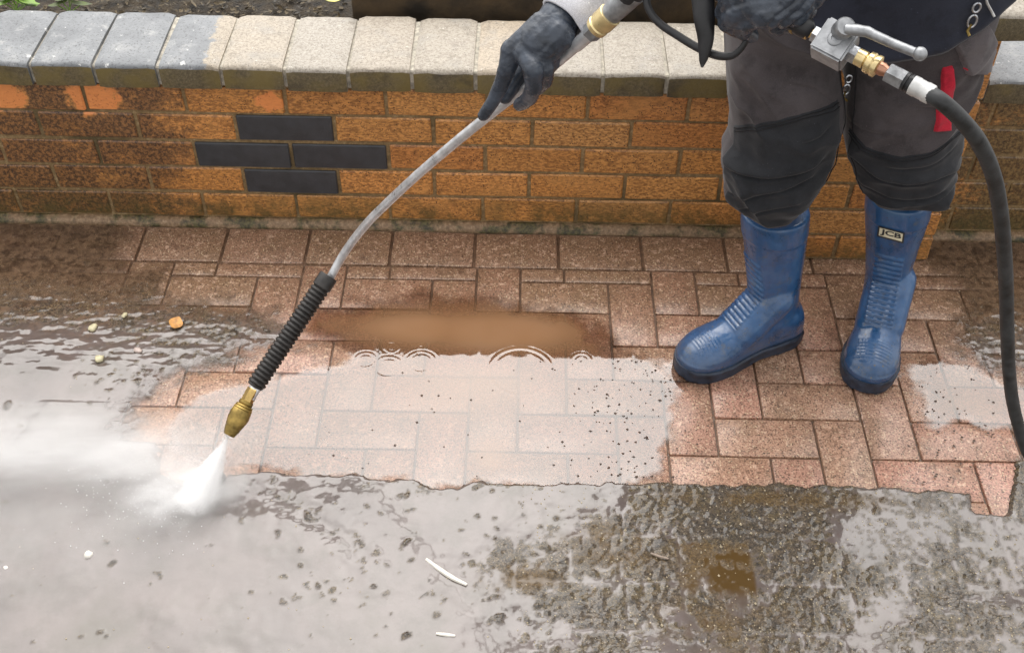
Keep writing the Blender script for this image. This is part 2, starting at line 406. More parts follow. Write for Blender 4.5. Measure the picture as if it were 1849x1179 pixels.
def puddle_mat():
    m = Mat('muddy_water'); p = m.pos(); d = m.attr('depth')
    b = m.noise(p, 4, 3)
    dif = m.n('BsdfDiffuse'); m.put(dif.inputs['Color'], m.ramp(b, [(.3, (.31, .165, .082)), (.7, (.35, .20, .112))]))
    tr = m.n('BsdfTransparent'); m.put(tr.inputs['Color'], m.mix(d, (1, 1, 1), (.62, .42, .27)))
    g = m.n('BsdfGlossy'); g.inputs['Roughness'].default_value = .035; g.inputs['Color'].default_value = (1, 1, 1, 1)
    fr = m.n('Fresnel'); fr.inputs['IOR'].default_value = 1.76
    a = m.n('MixShader'); m.put(a.inputs[0], m.mr(d, .25, 1., 0, .80)); m.put(a.inputs[1], tr.outputs[0]); m.put(a.inputs[2], dif.outputs[0])
    k = m.n('MixShader'); m.put(k.inputs[0], m.math('MULTIPLY', fr.outputs[0], m.mr(d, 0, .2))); m.put(k.inputs[1], a.outputs[0]); m.put(k.inputs[2], g.outputs[0])
    m.t.links.new(k.outputs[0], m.o.inputs['Surface']); return m.m

def rubber_mat():
    m = Mat('blue_rubber'); o = m.n('TexCoord').outputs['Object']; p = m.pos()
    n = m.noise(p, 18, 5, .65); f = m.noise(p, 150, 3)
    col = m.ramp(n, [(.3, (.012, .050, .125)), (.55, (.020, .086, .220)), (.75, (.046, .128, .265))])
    col = m.mix(m.mr(m.noise(p, 42, 5, .7), .54, .72, 0, .65), col, (.085, .095, .11))
    Z = m.xyz(p)[2]
    col = m.mix(m.math('MULTIPLY', m.mr(Z, .10, .03), m.mr(n, .35, .65, .1, .6)), col, (.05, .052, .055))
    sv = m.vor(p, 120, 'Distance'); col = m.mix(m.math('MULTIPLY', m.mr(sv, .10, .16, 1, 0), m.mr(m.noise(p, 30, 2), .46, .56)), col, (.05, .042, .034))
    sv2 = m.vor(p, 46, 'Distance'); col = m.mix(m.math('MULTIPLY', m.mr(sv2, .07, .12, 1, 0), m.mr(Z, .16, .05)), col, (.10, .085, .068))
    m.set(Base_Color=col, Roughness=m.mr(n, .3, .7, .22, .48), Normal=m.bump(f, .25, .0007), Coat_Weight=m.mr(m.noise(p, 26, 4, .7), .38, .6, .25, 1.), Coat_Roughness=.09); return m.m

def cloth(name, c1, c2, rough=.85, scale=900, sheen=.15):
    m = Mat(name); p = m.pos(); n = m.noise(p, 9, 4, .6); t = m.noise(p, scale, 2)
    col = m.mix(m.mr(n, .35, .7), c1, c2); col = m.mix(m.mr(t, .4, .65, 0, .3), col, tuple(c*1.7 for c in c2))
    col = m.mix(m.mr(m.noise(p, 24, 5, .7), .50, .66, 0, .42), col, tuple(c*.45 for c in c1)); dv = m.vor(p, 95, 'Distance'); col = m.mix(m.math('MULTIPLY', m.mr(dv, .08, .13, 1, 0), m.mr(m.noise(p, 14, 2), .50, .58, 0, .7)), col, tuple(min(1, c*2.3) for c in c2))
    m.set(Base_Color=col, Roughness=rough, Normal=m.bump(t, .35, .0006), Sheen_Weight=sheen, Specular_IOR_Level=.3); return m.m

M = dict(
    brick=brick_mat(), mortar=mortar_mat(), cope=coping_mat('buff_coping'), cope_blue=coping_mat('grey_coping', False, 1.), cope_face=coping_mat('coping_face', True),
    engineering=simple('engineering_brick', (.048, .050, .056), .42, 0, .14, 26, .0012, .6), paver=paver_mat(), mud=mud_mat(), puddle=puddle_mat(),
    bed=simple('joint_silt', (.145, .085, .052), .35, 0, .25, 60, .002, .8),
    rubber=rubber_mat(), sole=simple('dark_sole', (.026, .038, .064), .5, 0, .3, 60), rim=simple('boot_lining', (.03, .035, .05), .7),
    trouser=cloth('grey_work_cloth', (.046, .039, .041), (.076, .065, .068)), patch=cloth('charcoal_patch', (.013, .014, .017), (.024, .025, .029)),
    jacket=cloth('navy_cloth', (.012, .014, .024), (.022, .025, .04), .8), sleeve=cloth('pale_grey_cloth', (.60, .60, .64), (.68, .68, .72), .9, 700),
    red=cloth('red_trim', (.42, .012, .03), (.52, .02, .045)), flap=cloth('mid_grey_cloth', (.095, .085, .09), (.13, .115, .12)),
    glove=simple('nitrile_glove', (.052, .064, .086), .28, 0, .25, 45, .0012, .6),
    steel=simple('bright_steel', (.62, .64, .68), .30, 1, .12, 90), white_steel=simple('zinc_ferrule', (.68, .68, .67), .42, .5, .1, 80),
    lance=simple('galvanised_tube', (.74, .75, .77), .32, .7, .16, 38), brass=simple('brass', (.72, .50, .19), .30, 1, .2, 60),
    pale_brass=simple('pale_brass', (.85, .68, .36), .30, .85, .12, 60), old_brass=simple('worn_brass', (.36, .25, .075), .42, .8, .35, 50),
    copper=simple('copper', (.62, .33, .22), .35, 1, .15, 60), black=simple('black_plastic', (.018, .018, .02), .4, 0, .2, 60),
    grip=simple('ribbed_black_rubber', (.026, .023, .021), .42, 0, .3, 80), hose=simple('hose_rubber', (.040, .042, .044), .5, 0, .35, 45, .0012),
    alu=simple('cast_alloy', (.36, .37, .385), .45, .8, .2, 80), soil=simple('soil', (.055, .042, .028), .9, 0, .4, 40, .01, 1.),
    timber=simple('mossy_timber', (.065, .043, .022), .8, 0, .4, 14, .003, .8),
    skin=simple('skin', (.48, .30, .22), .5, 0, .06), hair=simple('hair', (.06, .04, .025), .6), tarmac=simple('driveway_base', (.10, .085, .07), .5, 0, .3, 12, .002),
    label=simple('cream_label', (.78, .72, .52), .5, 0, .05), ink=simple('label_ink', (.03, .03, .03), .5, 0, .05),
    leaf_orange=simple('orange_leaf', (.62, .30, .08), .45, 0, .25, 90), leaf_yellow=simple('yellow_leaf', (.66, .60, .16), .5, 0, .2, 80),
    leaf_green=simple('fresh_leaf', (.20, .34, .05), .5, 0, .25, 60), white_bit=simple('white_scrap', (.80, .76, .68), .5, 0, .06),
    leaf_brown=simple('dead_leaf', (.105, .078, .042), .7, 0, .5, 50), pebble=simple('pale_pebble', (.62, .56, .36), .5, 0, .15, 90))

# ------------------------------------------------------------------ ground, bedding, pavers
g = mesh('ground', [(-40, -40, -.02), (40, -40, -.02), (40, .05, -.02), (-40, .05, -.02)], [(0, 1, 2, 3)], M['tarmac']); tag(g, kind='structure')
driveway = mesh('driveway', [(-1.62, -1.62, -.0062), (1.72, -1.62, -.0062), (1.72, -.001, -.0062), (-1.62, -.001, -.0062)], [(0, 1, 2, 3)], M['bed'])
tag(driveway, kind='structure')
UX, UY, X0, Y0, CUT = .1018, .1012, .0800, -.1950, -.149
paver_cache = {}
def paver_mesh(sx, sy):
    k = (round(sx, 4), round(sy, 4))
    if k not in paver_cache:
        bm = bmesh.new(); bmesh.ops.create_cube(bm, size=1)
        for v in bm.verts: v.co = Vector((v.co.x*sx, v.co.y*sy, (v.co.z-.5)*.05))
        top = [e for e in bm.edges if all(v.co.z > -.001 for v in e.verts)]
        side = [e for e in bm.edges if abs(e.verts[0].co.z-e.verts[1].co.z) > .01]
        bmesh.ops.bevel(bm, geom=top+side, offset=.0042, segments=2, affect='EDGES', profile=.5)
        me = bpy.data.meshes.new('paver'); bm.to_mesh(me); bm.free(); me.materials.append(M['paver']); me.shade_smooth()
        me.set_sharp_from_angle(angle=math.radians(35)); paver_cache[k] = me
    return paver_cache[k]
def put_paver(x0, x1, y0, y1, gap=.0017):
    sx, sy = x1-x0-2*gap, y1-y0-2*gap
    if sx < .012 or sy < .012: return
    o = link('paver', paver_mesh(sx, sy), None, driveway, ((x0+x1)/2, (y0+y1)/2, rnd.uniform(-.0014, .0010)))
    o.rotation_euler = (rnd.gauss(0, .006), rnd.gauss(0, .006), rnd.gauss(0, .004))
for r in range(-1, 14):
    for i in range(-17, 17):
        x, yt = X0+UX*i, Y0-UY*r; k = (i+r) % 4
        if k == 0: a = (x, x+2*UX, yt-UY, yt)
        elif k == 3: a = (x, x+UX, yt-UY, yt+UY)
        else: continue
        a = (max(a[0], -1.6), min(a[1], 1.7), a[2], min(a[3], CUT))
        if a[3]-a[2] > .02 and a[1]-a[0] > .02: put_paver(*a)
for i in range(-7, 9): put_paver(-.031+.2*i, -.031+.2*(i+1), CUT, -.022, .0028)

# ------------------------------------------------------------------ garden wall
RZ0, CH = .0145, .075
OFF = [-.003, .100, -.007, .096, -.014]
wall = empty('garden_wall', (0, 0.1, 0)); tag(wall, 'low orange brick garden wall topped with buff and grey coping stones', 'wall')
core = link('mortar', box_mesh('mortar', 3.6, .207, .40, 0), M['mortar'], wall, (.1, .1075, .1915))
foot = [(-1.7, -.024, -.03), (1.9, -.024, -.03), (1.9, .004, -.03), (-1.7, .004, -.03)]
n_f = 180; fx = np.linspace(-1.7, 1.9, n_f)
prof = [(-.019, -.03), (-.0175, .003), (-.011, .0075), (-.003, .0125), (.004, .0130)]
PP = np.array([[(x, y+.004*(fbm(x*14, j*.6, 5)-.5), z+(.006*(fbm(x*25, j, 9)-.5) if 0 < j < 4 else 0)) for j, (y, z) in enumerate(prof)] for x in fx]).reshape(-1, 3)
np_mesh('footing_mortar', PP, grid_faces(n_f, len(prof)), footing_mat(), wall, True)
bmeshes = []
for i in range(6):
    me = box_mesh('brick', .2160, .1025, .0668, .0026, .0011); me.materials.append(M['brick']); bmeshes.append(me)
blue_me = box_mesh('brick', .2165, .1025, .0665, .002, .0003); blue_me.materials.append(M['engineering'])
BLUE = {(1, -3), (2, -3), (2, -2), (3, -3)}
P_X0, P_X1, P_Y = .713, 1.042, -.1
for k in range(5):
    z = RZ0+CH*(4-k)+.0375
    for n in range(-8, 9):
        x0, x1 = OFF[k]+.225*n, OFF[k]+.225*(n+1)
        if x1 < -1.65 or x0 > 1.8 or (x0 > P_X0-.03 and x1 < P_X1+.03): continue
        blue = (k, n) in BLUE
        o = link('brick', blue_me if blue else rnd.choice(bmeshes), None, wall, ((x0+x1)/2, .0512+rnd.uniform(-.0015, .0012)-(.001 if blue else 0), z+rnd.uniform(-.0012, .0012)))
        o.rotation_euler = (0, rnd.gauss(0, .003), rnd.gauss(0, .004))
        if blue: o['label'] = 'smooth dark blue grey brick set into the orange courses'
# coping stones: bull-nosed slabs with their own shape
def coping_mesh(wd, jit):
    prof = [(-.0165, .0), (-.0175, .049), (-.0150, .0545), (-.008, .0575), (.01, .0585), (.11, .0590), (.196, .0565), (.2085, .052), (.214, .040), (.214, 0)]
    xs = np.linspace(-wd/2, wd/2, 9); vs = []
    s1, s2 = rnd.randint(0, 999), rnd.randint(0, 999)
    for i, x in enumerate(xs):
        e = (.004 if i in (0, 8) else 0)
        for j, (y, z) in enumerate(prof):
            wob = .004*(fbm(np.array(x*30), np.array(j*.8), s1)-.5) if 0 < j < 9 else 0
            yy = y+(e*.6 if j < 3 else (-e*.6 if j > 6 else 0))+.005*(fbm(np.array(x*22), np.array(j*.3+5), s2)-.5)*(1 if j < 5 else 0)
            vs.append((x, float(yy), float(z-(e if 0 < j < 9 else 0)+wob)))
    n = len(prof); fs = []; mi = []
    for i in range(8):
        for j in range(n-1):
            fs.append((i*n+j, (i+1)*n+j, (i+1)*n+j+1, i*n+j+1)); mi.append(1 if j < 1 else 0)
        fs.append((i*n+n-1, (i+1)*n+n-1, (i+1)*n, i*n)); mi.append(1)
    fs.append(tuple(range(n))); mi.append(0); fs.append(tuple(8*n+j for j in reversed(range(n)))); mi.append(0)
    me = bpy.data.meshes.new('coping_stone'); me.from_pydata(vs, [], fs); me.update()
    bm = bmesh.new(); bm.from_mesh(me); bmesh.ops.recalc_face_normals(bm, faces=bm.faces); bm.to_mesh(me); bm.free()
    me.polygons.foreach_set('material_index', mi); me.shade_smooth(); me.set_sharp_from_angle(angle=math.radians(48))
    return me
CJ = [-.996+.1385*n for n in range(-5, 21)]
for a, b in zip(CJ[:-1], CJ[1:]):
    if a > P_X0-.05 and b < P_X1+.02: continue
    wd = b-a-.0085; me = coping_mesh(wd, 0); left = b < -.55
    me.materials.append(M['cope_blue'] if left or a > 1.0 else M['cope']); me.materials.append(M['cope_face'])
    o = link('coping_stone', me, None, wall, ((a+b)/2, rnd.uniform(-.002, .002), .392+rnd.uniform(-.0015, .0015)))
    o.rotation_euler = (rnd.gauss(0, .006), rnd.gauss(0, .005), rnd.gauss(0, .008))
    if left: o['label'] = 'blue grey coping stone with white flecks'
joint = link('coping_mortar', box_mesh('coping_mortar', 3.4, .210, .047, .003), simple('pale_mortar', (.52, .48, .40), .8, 0, .25, 90, .002, .8), wall, (.05, .0975, .4165))

# ------------------------------------------------------------------ gate pier
pier = empty('gate_pier', (.8725, -.02, 0)); tag(pier, 'orange brick gate pier with overhanging rough cap behind the person', 'pier')
link('mortar', box_mesh('mortar', .317, .30, .612, 0), M['mortar'], pier, (.8775, .056, .306))
hb = box_mesh('brick', .1025, .1025, .0655, .0032, .0007); hb.materials.append(M['brick'])
qb = box_mesh('brick', .1025, .2155, .0655, .0032, .0007); qb.materials.append(M['brick'])
for c in range(8):
    z = .002+CH*c+.0375; ev = c % 2
    fl = (P_X0+.1075, P_X1-.05125) if ev else (P_X1-.1075, P_X0+.05125)
    link('brick', rnd.choice(bmeshes), None, pier, (fl[0], P_Y+.0512, z)).rotation_euler = (0, rnd.gauss(0, .003), rnd.gauss(0, .003))
    link('brick', qb if ev else hb, None, pier, (fl[1], P_Y+(.1078 if ev else .0512), z))
    if not ev: link('brick', qb, None, pier, (P_X1-.05125, P_Y+.1025+.01+.1078, z))
    else: link('brick', hb, None, pier, (P_X1-.05125, P_Y+.2155+.01+.0512, z))
cap = coping_mesh(.43, 0)
for v in cap.vertices: v.co = Vector((v.co.x, (v.co.y+.0165)*1.75-.03, v.co.z*1.05))
cap.materials.append(M['cope']); cap.materials.append(M['cope_face'])
link('pier_cap', cap, None, pier, (.874, P_Y, .6125))

# ------------------------------------------------------------------ garden bed behind the wall
nx, ny = 240, 70
gx, gy = np.meshgrid(np.linspace(-2.2, 2.4, nx), .218+np.linspace(0, 1, ny)**1.6*2.2, indexing='ij')
gz = .392+.03*(fbm(gx*5, gy*5, 3)-.45)+.02*(fbm(gx*30, gy*30, 8)-.5)+.012*np.clip((gy-.25)*2, 0, 1)
np_mesh('soil', np.stack([gx, gy, gz], -1).reshape(-1, 3), grid_faces(nx, ny), M['soil'], None, True)['kind'] = 'structure'
board = link('timber_edging', box_mesh('timber_edging', 1.45, .05, .16, .006, .002, 2), M['timber'], None, (.40, .278, .42)); tag(board, 'dark mossy timber board lying along the back of the coping stones', 'board')
def leaf_data(L_, W_, curl=.25, n=5):
    vs, fs = [], []
    for i in range(n+1):
        t = i/n; hw = W_*math.sin(math.pi*min(1, t*.93+.05))**.8*(1.1-.4*t)
        z = curl*L_*(t-.5)**2
        vs += [(L_*(t-.5), -hw, z+.25*hw), (L_*(t-.5), 0, z), (L_*(t-.5), hw, z+.25*hw)]
    for i in range(n):
        a = i*3; fs += [(a, a+3, a+4, a+1), (a+1, a+4, a+5, a+2)]
    return vs, fs
def leaf(name, label, cat, p, L_, W_, m, rz, tilt=0., group=None, curl=.25):
    vs, fs = leaf_data(L_, W_, curl); vs2 = vs+[(x, y, z-.0006) for x, y, z in vs]; n = len(vs)
    fs2 = fs+[tuple(reversed([i+n for i in f])) for f in fs]
    o = mesh(name, vs2, fs2, m, None, p, True); o.rotation_euler = (tilt, rnd.uniform(-.2, .2), rz); tag(o, label, cat, group); return o
# leaf litter and grit on the soil
LV, LF = [], []
for i in range(2600):
    vs, fs = leaf_data(rnd.uniform(.004, .018)+(.018 if rnd.random() < .08 else 0), rnd.uniform(.0015, .006), rnd.uniform(0, .6), 3)
    y = .225+abs(rnd.gauss(0, .12)); x = rnd.uniform(-1.5, 1.6)
    if -.36 < x < 1.14 and .235 < y < .32: continue
    R3 = Matrix.Rotation(rnd.uniform(0, 6.3), 3, 'Z') @ Matrix.Rotation(rnd.gauss(0, .5), 3, 'X')
    z = .392+.012*min(1, max(0, (y-.25)*2))+.008+rnd.uniform(0, .012); n = len(LV)
    LV += [tuple(R3 @ Vector(v)+Vector((x, y, z))) for v in vs]; LF += [tuple(k+n for k in f) for f in fs]
lit = mesh('leaf_litter', LV, LF, M['leaf_brown']); tag(lit, 'dead leaves and twigs on the soil behind the coping', None, None, 'stuff')
def sprig(px, n, label, m):
    p = onz(px, 7, .45); p[1] = .245; st = empty('leafy_plant', (p[0], p[1], .40)); tag(st, label, 'plant')
    for i in range(n):
        a = i*2.4+rnd.uniform(-.3, .3); h = .045+.006*(i % 4); q = Vector((p[0], p[1], .395))
        e = q+Vector((math.cos(a)*.028, abs(math.sin(a))*.02, h))
        tube('stem', [q, q+Vector((0, 0, h*.6)), e], .0014, M['leaf_green'], st, 5)
        vs, fs = leaf_data(rnd.uniform(.035, .055), rnd.uniform(.011, .017), .3)
        R3 = Matrix.Rotation(a, 3, 'Z') @ Matrix.Rotation(.25, 3, 'Y')
        mesh('leaf', [R3 @ Vector(v)+e for v in vs], fs, m, st, None, True)
sprig(22, 9, 'small bright green leafy plant behind the far left coping stones', M['leaf_green'])
sprig(120, 5, 'low dark sprouting plant right of the bright green one behind the coping', simple('olive_leaf', (.09, .12, .03), .6, 0, .3))
p = onz(600, 4, .43); leaf('fallen_leaf', 'yellow green fallen leaf lying on the soil behind the fifth coping stone', 'leaf', (p[0], p[1]+.004, .432), .04, .016, M['leaf_yellow'], .3)

# ------------------------------------------------------------------ silt left on the unwashed paving
CLEAN = [(262, 395), (256, 462), (330, 468), (322, 528), (390, 531), (472, 538), (540, 560), (560, 595), (615, 640), (560, 640), (470, 655), (420, 672), (335, 702), (283, 738), (272, 790), (300, 850), (345, 880), (395, 870), (410, 852),
         (450, 850), (560, 853), (662, 852), (668, 858), (758, 864), (786, 876), (830, 876), (852, 867), (1100, 868), (1214, 867), (1240, 867), (1360, 869), (1500, 873), (1600, 878), (1690, 881), (1758, 884), (1764, 918), (1808, 925),
         (1822, 870), (1822, 815), (1850, 800), (1880, 790), (1880, 720), (1800, 690), (1735, 655), (1700, 620), (1692, 590), (1700, 530), (1672, 500), (1650, 470), (1600, 420), (1320, 400)]
FILM = [(-300, 640), (60, 612), (170, 660), (280, 690), (300, 790), (330, 860), (450, 872), (600, 872), (850, 875), (1010, 885), (1090, 895), (960, 940), (880, 985), (850, 1020), (880, 1090), (960, 1140), (950, 1300), (-300, 1300)]
def wpoly(P): return np.array([onz(*p)[:2] for p in P])
def signed(P, x, y):
    """>0 outside polygon"""
    d = np.full(x.shape, 9.); ins = np.zeros(x.shape, bool); n = len(P)
    for i in range(n):
        a, b = P[i], P[(i+1) % n]; e = b-a; L2 = e@e
        t = np.clip(((x-a[0])*e[0]+(y-a[1])*e[1])/L2, 0, 1)
        d = np.minimum(d, np.hypot(x-a[0]-t*e[0], y-a[1]-t*e[1]))
        c = ((a[1] > y) != (b[1] > y)) & (x < (b[0]-a[0])*(y-a[1])/((b[1]-a[1]) or 1e-9)+a[0]); ins ^= c
    return np.where(ins, -d, d)
ST = .0035
ax_, ay_ = np.arange(-1.5, 1.55, ST), np.arange(-1.5, -.024, ST)
gx, gy = np.meshgrid(ax_, ay_, indexing='ij')
sd = signed(wpoly(CLEAN), gx, gy)
rag = np.where(gy < -.72, .010, .045)
sdn = sd+rag*(fbm(gx*22, gy*22, 4)-.5)*2*.8+.010*(fbm(gx*90, gy*90, 6)-.5)
mask = sstep(0, .016, sdn)
cov = np.where(gy < -.70, sstep(0, .008, sdn), sstep(-.005, .10, sd+.10*(fbm(gx*30, gy*30, 18)-.5)+.05*(fbm(gx*110, gy*110, 19)-.5)))
soft = sstep(-.74, -.68, gy); mask = mask*(1-soft)+sstep(-.05, -.03, sd)*soft; cov = cov*(1-soft*0)
fd = signed(wpoly(FILM), gx, gy)+.16*(fbm(gx*9, gy*9, 14)-.5)+.10*(fbm(gx*40, gy*40, 15)-.5)
film = sstep(.10, -.08, fd)
def segd(p, q):
    a_, b_ = onz(*p)[:2], onz(*q)[:2]; e = b_-a_; t = np.clip(((gx-a_[0])*e[0]+(gy-a_[1])*e[1])/(e@e), 0, 1)
    return np.hypot(gx-a_[0]-t*e[0], gy-a_[1]-t*e[1])
streak = np.maximum(sstep(.030, .006, segd((440, 878), (530, 915))+.05*(fbm(gx*40, gy*40, 16)-.45)), sstep(.036, .006, segd((530, 915), (650, 990))+.06*(fbm(gx*40, gy*40, 17)-.45)))
film = film*(1-.62*streak)
# individual clods, densest where no water stands
WX, WY = .013*(fbm(gx*75, gy*75, 81, 3)-.5), .013*(fbm(gx*75, gy*75, 82, 3)-.5)
clod = np.zeros_like(gx); rs = np.random.RandomState(3)
def splat(cx, cy, r, h, el, an):
    i0, i1 = np.searchsorted(ax_, [cx-2*r, cx+2*r]); j0, j1 = np.searchsorted(ay_, [cy-2*r, cy+2*r])
    if i1 <= i0 or j1 <= j0: return
    dx, dy = gx[i0:i1, j0:j1]-cx+WX[i0:i1, j0:j1], gy[i0:i1, j0:j1]-cy+WY[i0:i1, j0:j1]
    u, v_ = dx*math.cos(an)+dy*math.sin(an), (-dx*math.sin(an)+dy*math.cos(an))*el
    q = np.clip(1-(u*u+v_*v_)/(r*r), 0, 1)
    clod[i0:i1, j0:j1] = np.maximum(clod[i0:i1, j0:j1], h*np.sqrt(q))
dens = fbm(gx*4, gy*4, 31)
for k in range(26000):
    cx, cy = rs.uniform(-1.45, 1.5), rs.uniform(-1.45, -.03)
    i, j = int((cx+1.5)/ST), int((cy+1.5)/ST)
    if i >= len(ax_) or j >= len(ay_): continue
    f = film[i, j]
    q_ = max(math.exp(-((cx+.17)/.22)**2-((cy+1.0)/.11)**2), .8*math.exp(-((cx+.75)/.25)**2-((cy+.55)/.10)**2))
    if rs.rand() < f*(.952-.12*q_-(.02 if dens[i, j] > .56 else 0)): continue
    if mask[i, j] < .3: continue
    if cy > -.27 and rs.rand() < .85: continue
    s = rs.rand(); r = .0032+.0058*s*s+(.004 if rs.rand() < .03+.2*f else 0)
    splat(cx, cy, r, r*rs.uniform(.15, .6)+(.0048*f), rs.uniform(1, 1.9), rs.uniform(0, 3.1))
low = fbm(gx*7, gy*7, 21)
rough = 1-np.abs(2*fbm(gx*38, gy*38, 23, 4)-1)
# joints of the paving below show through as shallow dips
cx_, cy_ = (gx-X0)/UX, (Y0-gy)/UY; ci, cr = np.floor(cx_), np.floor(cy_); kk = (ci+cr) % 4
l_ = np.where(kk == 1, ci-1, ci); r_ = np.where(kk == 0, ci+2, ci+1); t_ = np.where(kk == 3, cr-1, cr); b_ = np.where(kk == 2, cr+2, cr+1)
seam = np.minimum(np.minimum(cx_-l_, r_-cx_)*UX, np.minimum(cy_-t_, b_-cy_)*UY)
seamdip = np.exp(-(seam/.0045)**2)*sstep(.40, .58, fbm(gx*5, gy*5, 27))
def spot(px, py, rx, ry):
    q = onz(px, py); return np.exp(-((gx-q[0])/rx)**2-((gy-q[1])/ry)**2)
chop = sstep(-.56, -.46, gy)*sstep(-.22, -.29, gy)*np.maximum(sstep(-.33, -.45, gx), sstep(.93, 1.0, gx))
nearw = sstep(-.30, -.18, gy)
h = .0010+.0032*low*(1-.6*nearw)+.0040*rough*(1-.6*film)*(1-.75*nearw)*(1-.4*chop)-.0022*seamdip
h = h+.0034*(fbm(gx*130, gy*130, 25, 3)-.42)*(1-.6*nearw)+clod*(.34+.8*fbm(gx*150, gy*150, 83, 2))*(1-.45*chop)*(.72+.28*film)
wave = fbm(gx*26+2*fbm(gx*9, gy*9, 45), gy*64, 46, 3)
level = .0041+.0039*film+.0026*sstep(.35, .7, fbm(gx*8, gy*8, 41))*(gy < -.6)+.0006+.0006*(fbm(gx*60, gy*60, 42)-.5)+chop*(.0008+.0050*(wave-.5))
level = level+.0016*np.clip(spot(1620, 1030, .17, .09)+spot(1500, 1130, .10, .04), 0, 1)*sstep(.35, .6, fbm(gx*14, gy*14, 47))
brown = np.zeros_like(gx)
for i_, r0 in ((3, 7.25),):
    brown = np.maximum(brown, sstep(0, .5, cx_-2.8+.5*(fbm(gx*25, gy*25, 44)-.5))*sstep(0, .06, 4.35-cx_)*sstep(0, .16, cy_-7.05+.3*(fbm(gx*40, gy*40, 43)-.5))*sstep(0, .5, 8.5-cy_)*.8)
brown = np.maximum(brown, spot(1400, 905, .20, .022)); brown = np.maximum(brown, .8*spot(1120, 985, .10, .05)); brown = np.maximum(brown, .75*spot(960, 1050, .07, .03)); brown = np.maximum(brown, .6*spot(1300, 1130, .12, .05))
brown = np.clip(brown*1.4, 0, 1)*sstep(.36, .60, fbm(gx*26, gy*26, 48, 5)+.14*brown)
flat = sstep(0, .12, cx_-2.95)*sstep(0, .05, 4.35-cx_)*sstep(0, .10, cy_-7.05)*sstep(0, .25, 8.35-cy_)
h = h*(1-.35*flat*fbm(gx*19, gy*19, 49))
k_ = .0009
surf = k_*np.log(np.exp(h/k_)+np.exp(level/k_))
wet = sstep(.0004, -.0016, h-level); lump = sstep(.0010, .0034, h-level)
thin = soft*(1-sstep(.0, .9, cov)); surf = surf*(1-thin)+.0026*thin
surf = surf*mask-.006*(1-mask)
P_ = np.stack([gx, gy, surf], -1).reshape(-1, 3)
F_ = grid_faces(len(ax_), len(ay_))
keep = (mask.reshape(-1)[F_] > .004).any(1); F_ = F_[keep]
used = np.unique(F_); remap = np.full(len(P_), -1, np.int64); remap[used] = np.arange(len(used))
F_ = remap[F_][:, [0, 3, 2, 1]]
F_ = F_[:, ::-1]
mud = np_mesh('silt', P_[used], F_[:, ::-1], M['mud'], None, True, {'wet': wet.reshape(-1)[used], 'cov': (cov*(1-sstep(-.40, -.22, gy)*(.62-.75*np.clip(fbm(gx*13, gy*13, 28, 5)-.1, 0, .83)))).reshape(-1)[used], 'brown': brown.reshape(-1)[used], 'lump': lump.reshape(-1)[used]})
tag(mud, 'wet lumpy silt and standing water over the unwashed paving', None, None, 'stuff')

# ------------------------------------------------------------------ muddy water standing on the washed pavers
PUD = [(540, 545), (660, 530), (790, 515), (880, 525), (940, 545), (1020, 556), (1090, 575), (1120, 618), (1250, 635), (1250, 690), (1240, 735), (1235, 790), (1225, 830), (1200, 890), (1115, 900), (860, 895), (780, 890), (480, 870), (400, 880), (300, 860), (270, 780), (290, 735), (345, 700), (430, 672), (530, 655), (610, 640), (540, 600)]
PU2 = [(1600, 640), (1690, 628), (1790, 680), (1890, 710), (1890, 800), (1815, 792), (1740, 785), (1660, 780), (1640, 712), (1620, 704), (1560, 712), (1590, 690)]
def puddle(poly, core, label, rings):
    W = wpoly(poly); x0, y0 = W.min(0)-.06; x1, y1 = W.max(0)+.06
    ax, ay = np.arange(x0, x1, .003), np.arange(y0, y1, .003)
    x, y = np.meshgrid(ax, ay, indexing='ij')
    d = -signed(W, x, y)+.075*(fbm(x*13, y*13, 51)-.5)+.03*(fbm(x*45, y*45, 53)-.5)+.008*(fbm(x*70, y*70, 52)-.5)
    dep = sstep(0, .070, d)
    c = np.zeros_like(x)
    for (px, py, rx, ry, a) in core:
        q = onz(px, py); c = np.maximum(c, a*np.exp(-((x-q[0])/rx)**2-((y-q[1])/ry)**2))
    dep = dep*np.clip(.31+.08*(fbm(x*8, y*8, 58)-.4)+c, 0, 1)
    z = .0030+.00025*(fbm(x*9, y*9, 55)-.5)*2
    for (px, py, r, amp, nr, wl) in rings:
        q = onz(px, py); rr = np.hypot(x-q[0], y-q[1])
        z = z+.32*amp*(.35+1.3*vn(np.arctan2(y-q[1], x-q[0])*1.3+7+r*100, rr*0+amp*9e3, 57))*np.cos((rr-r)*2*math.pi/wl)*np.exp(-((rr-r)/(wl*nr))**2)
    z = np.where(d > 0, z, z-.004*sstep(0, -.01, d))
    F = grid_faces(len(ax), len(ay)); dd = d.reshape(-1); F = F[(dd[F] > -.006).all(1)]
    us = np.unique(F); rm = np.full(dd.size, -1, np.int64); rm[us] = np.arange(len(us))
    o = np_mesh('puddle', np.stack([x, y, z], -1).reshape(-1, 3)[us], rm[F][:, ::-1], M['puddle'], None, True, {'depth': dep.reshape(-1)[us]})
    tag(o, label, None, None, 'structure'); return o
puddle(PUD, [(900, 600, .24, .075, .74), (760, 595, .18, .065, .68), (1050, 610, .12, .05, .25), (850, 700, .20, .10, .30), (885, 835, .045, .08, .28), (580, 590, .12, .05, .35)], 'muddy brown puddle on the washed pavers',
       [(701, 664, .030, .0007, .8, .011), (690, 716, .012, .0006, .7, .009), (940, 672, .068, .0008, .5, .014), (757, 634, .006, .0006, .9, .008), (708, 628, .016, .0006, .7, .009), (660, 652, .022, .0005, 1., .010),
        (800, 600, .012, .0003, .7, .009), (760, 655, .030, .0005, 1., .010), (850, 575, .010, .0003, .7, .008), (1050, 652, .02, .0004, .8, .010)])
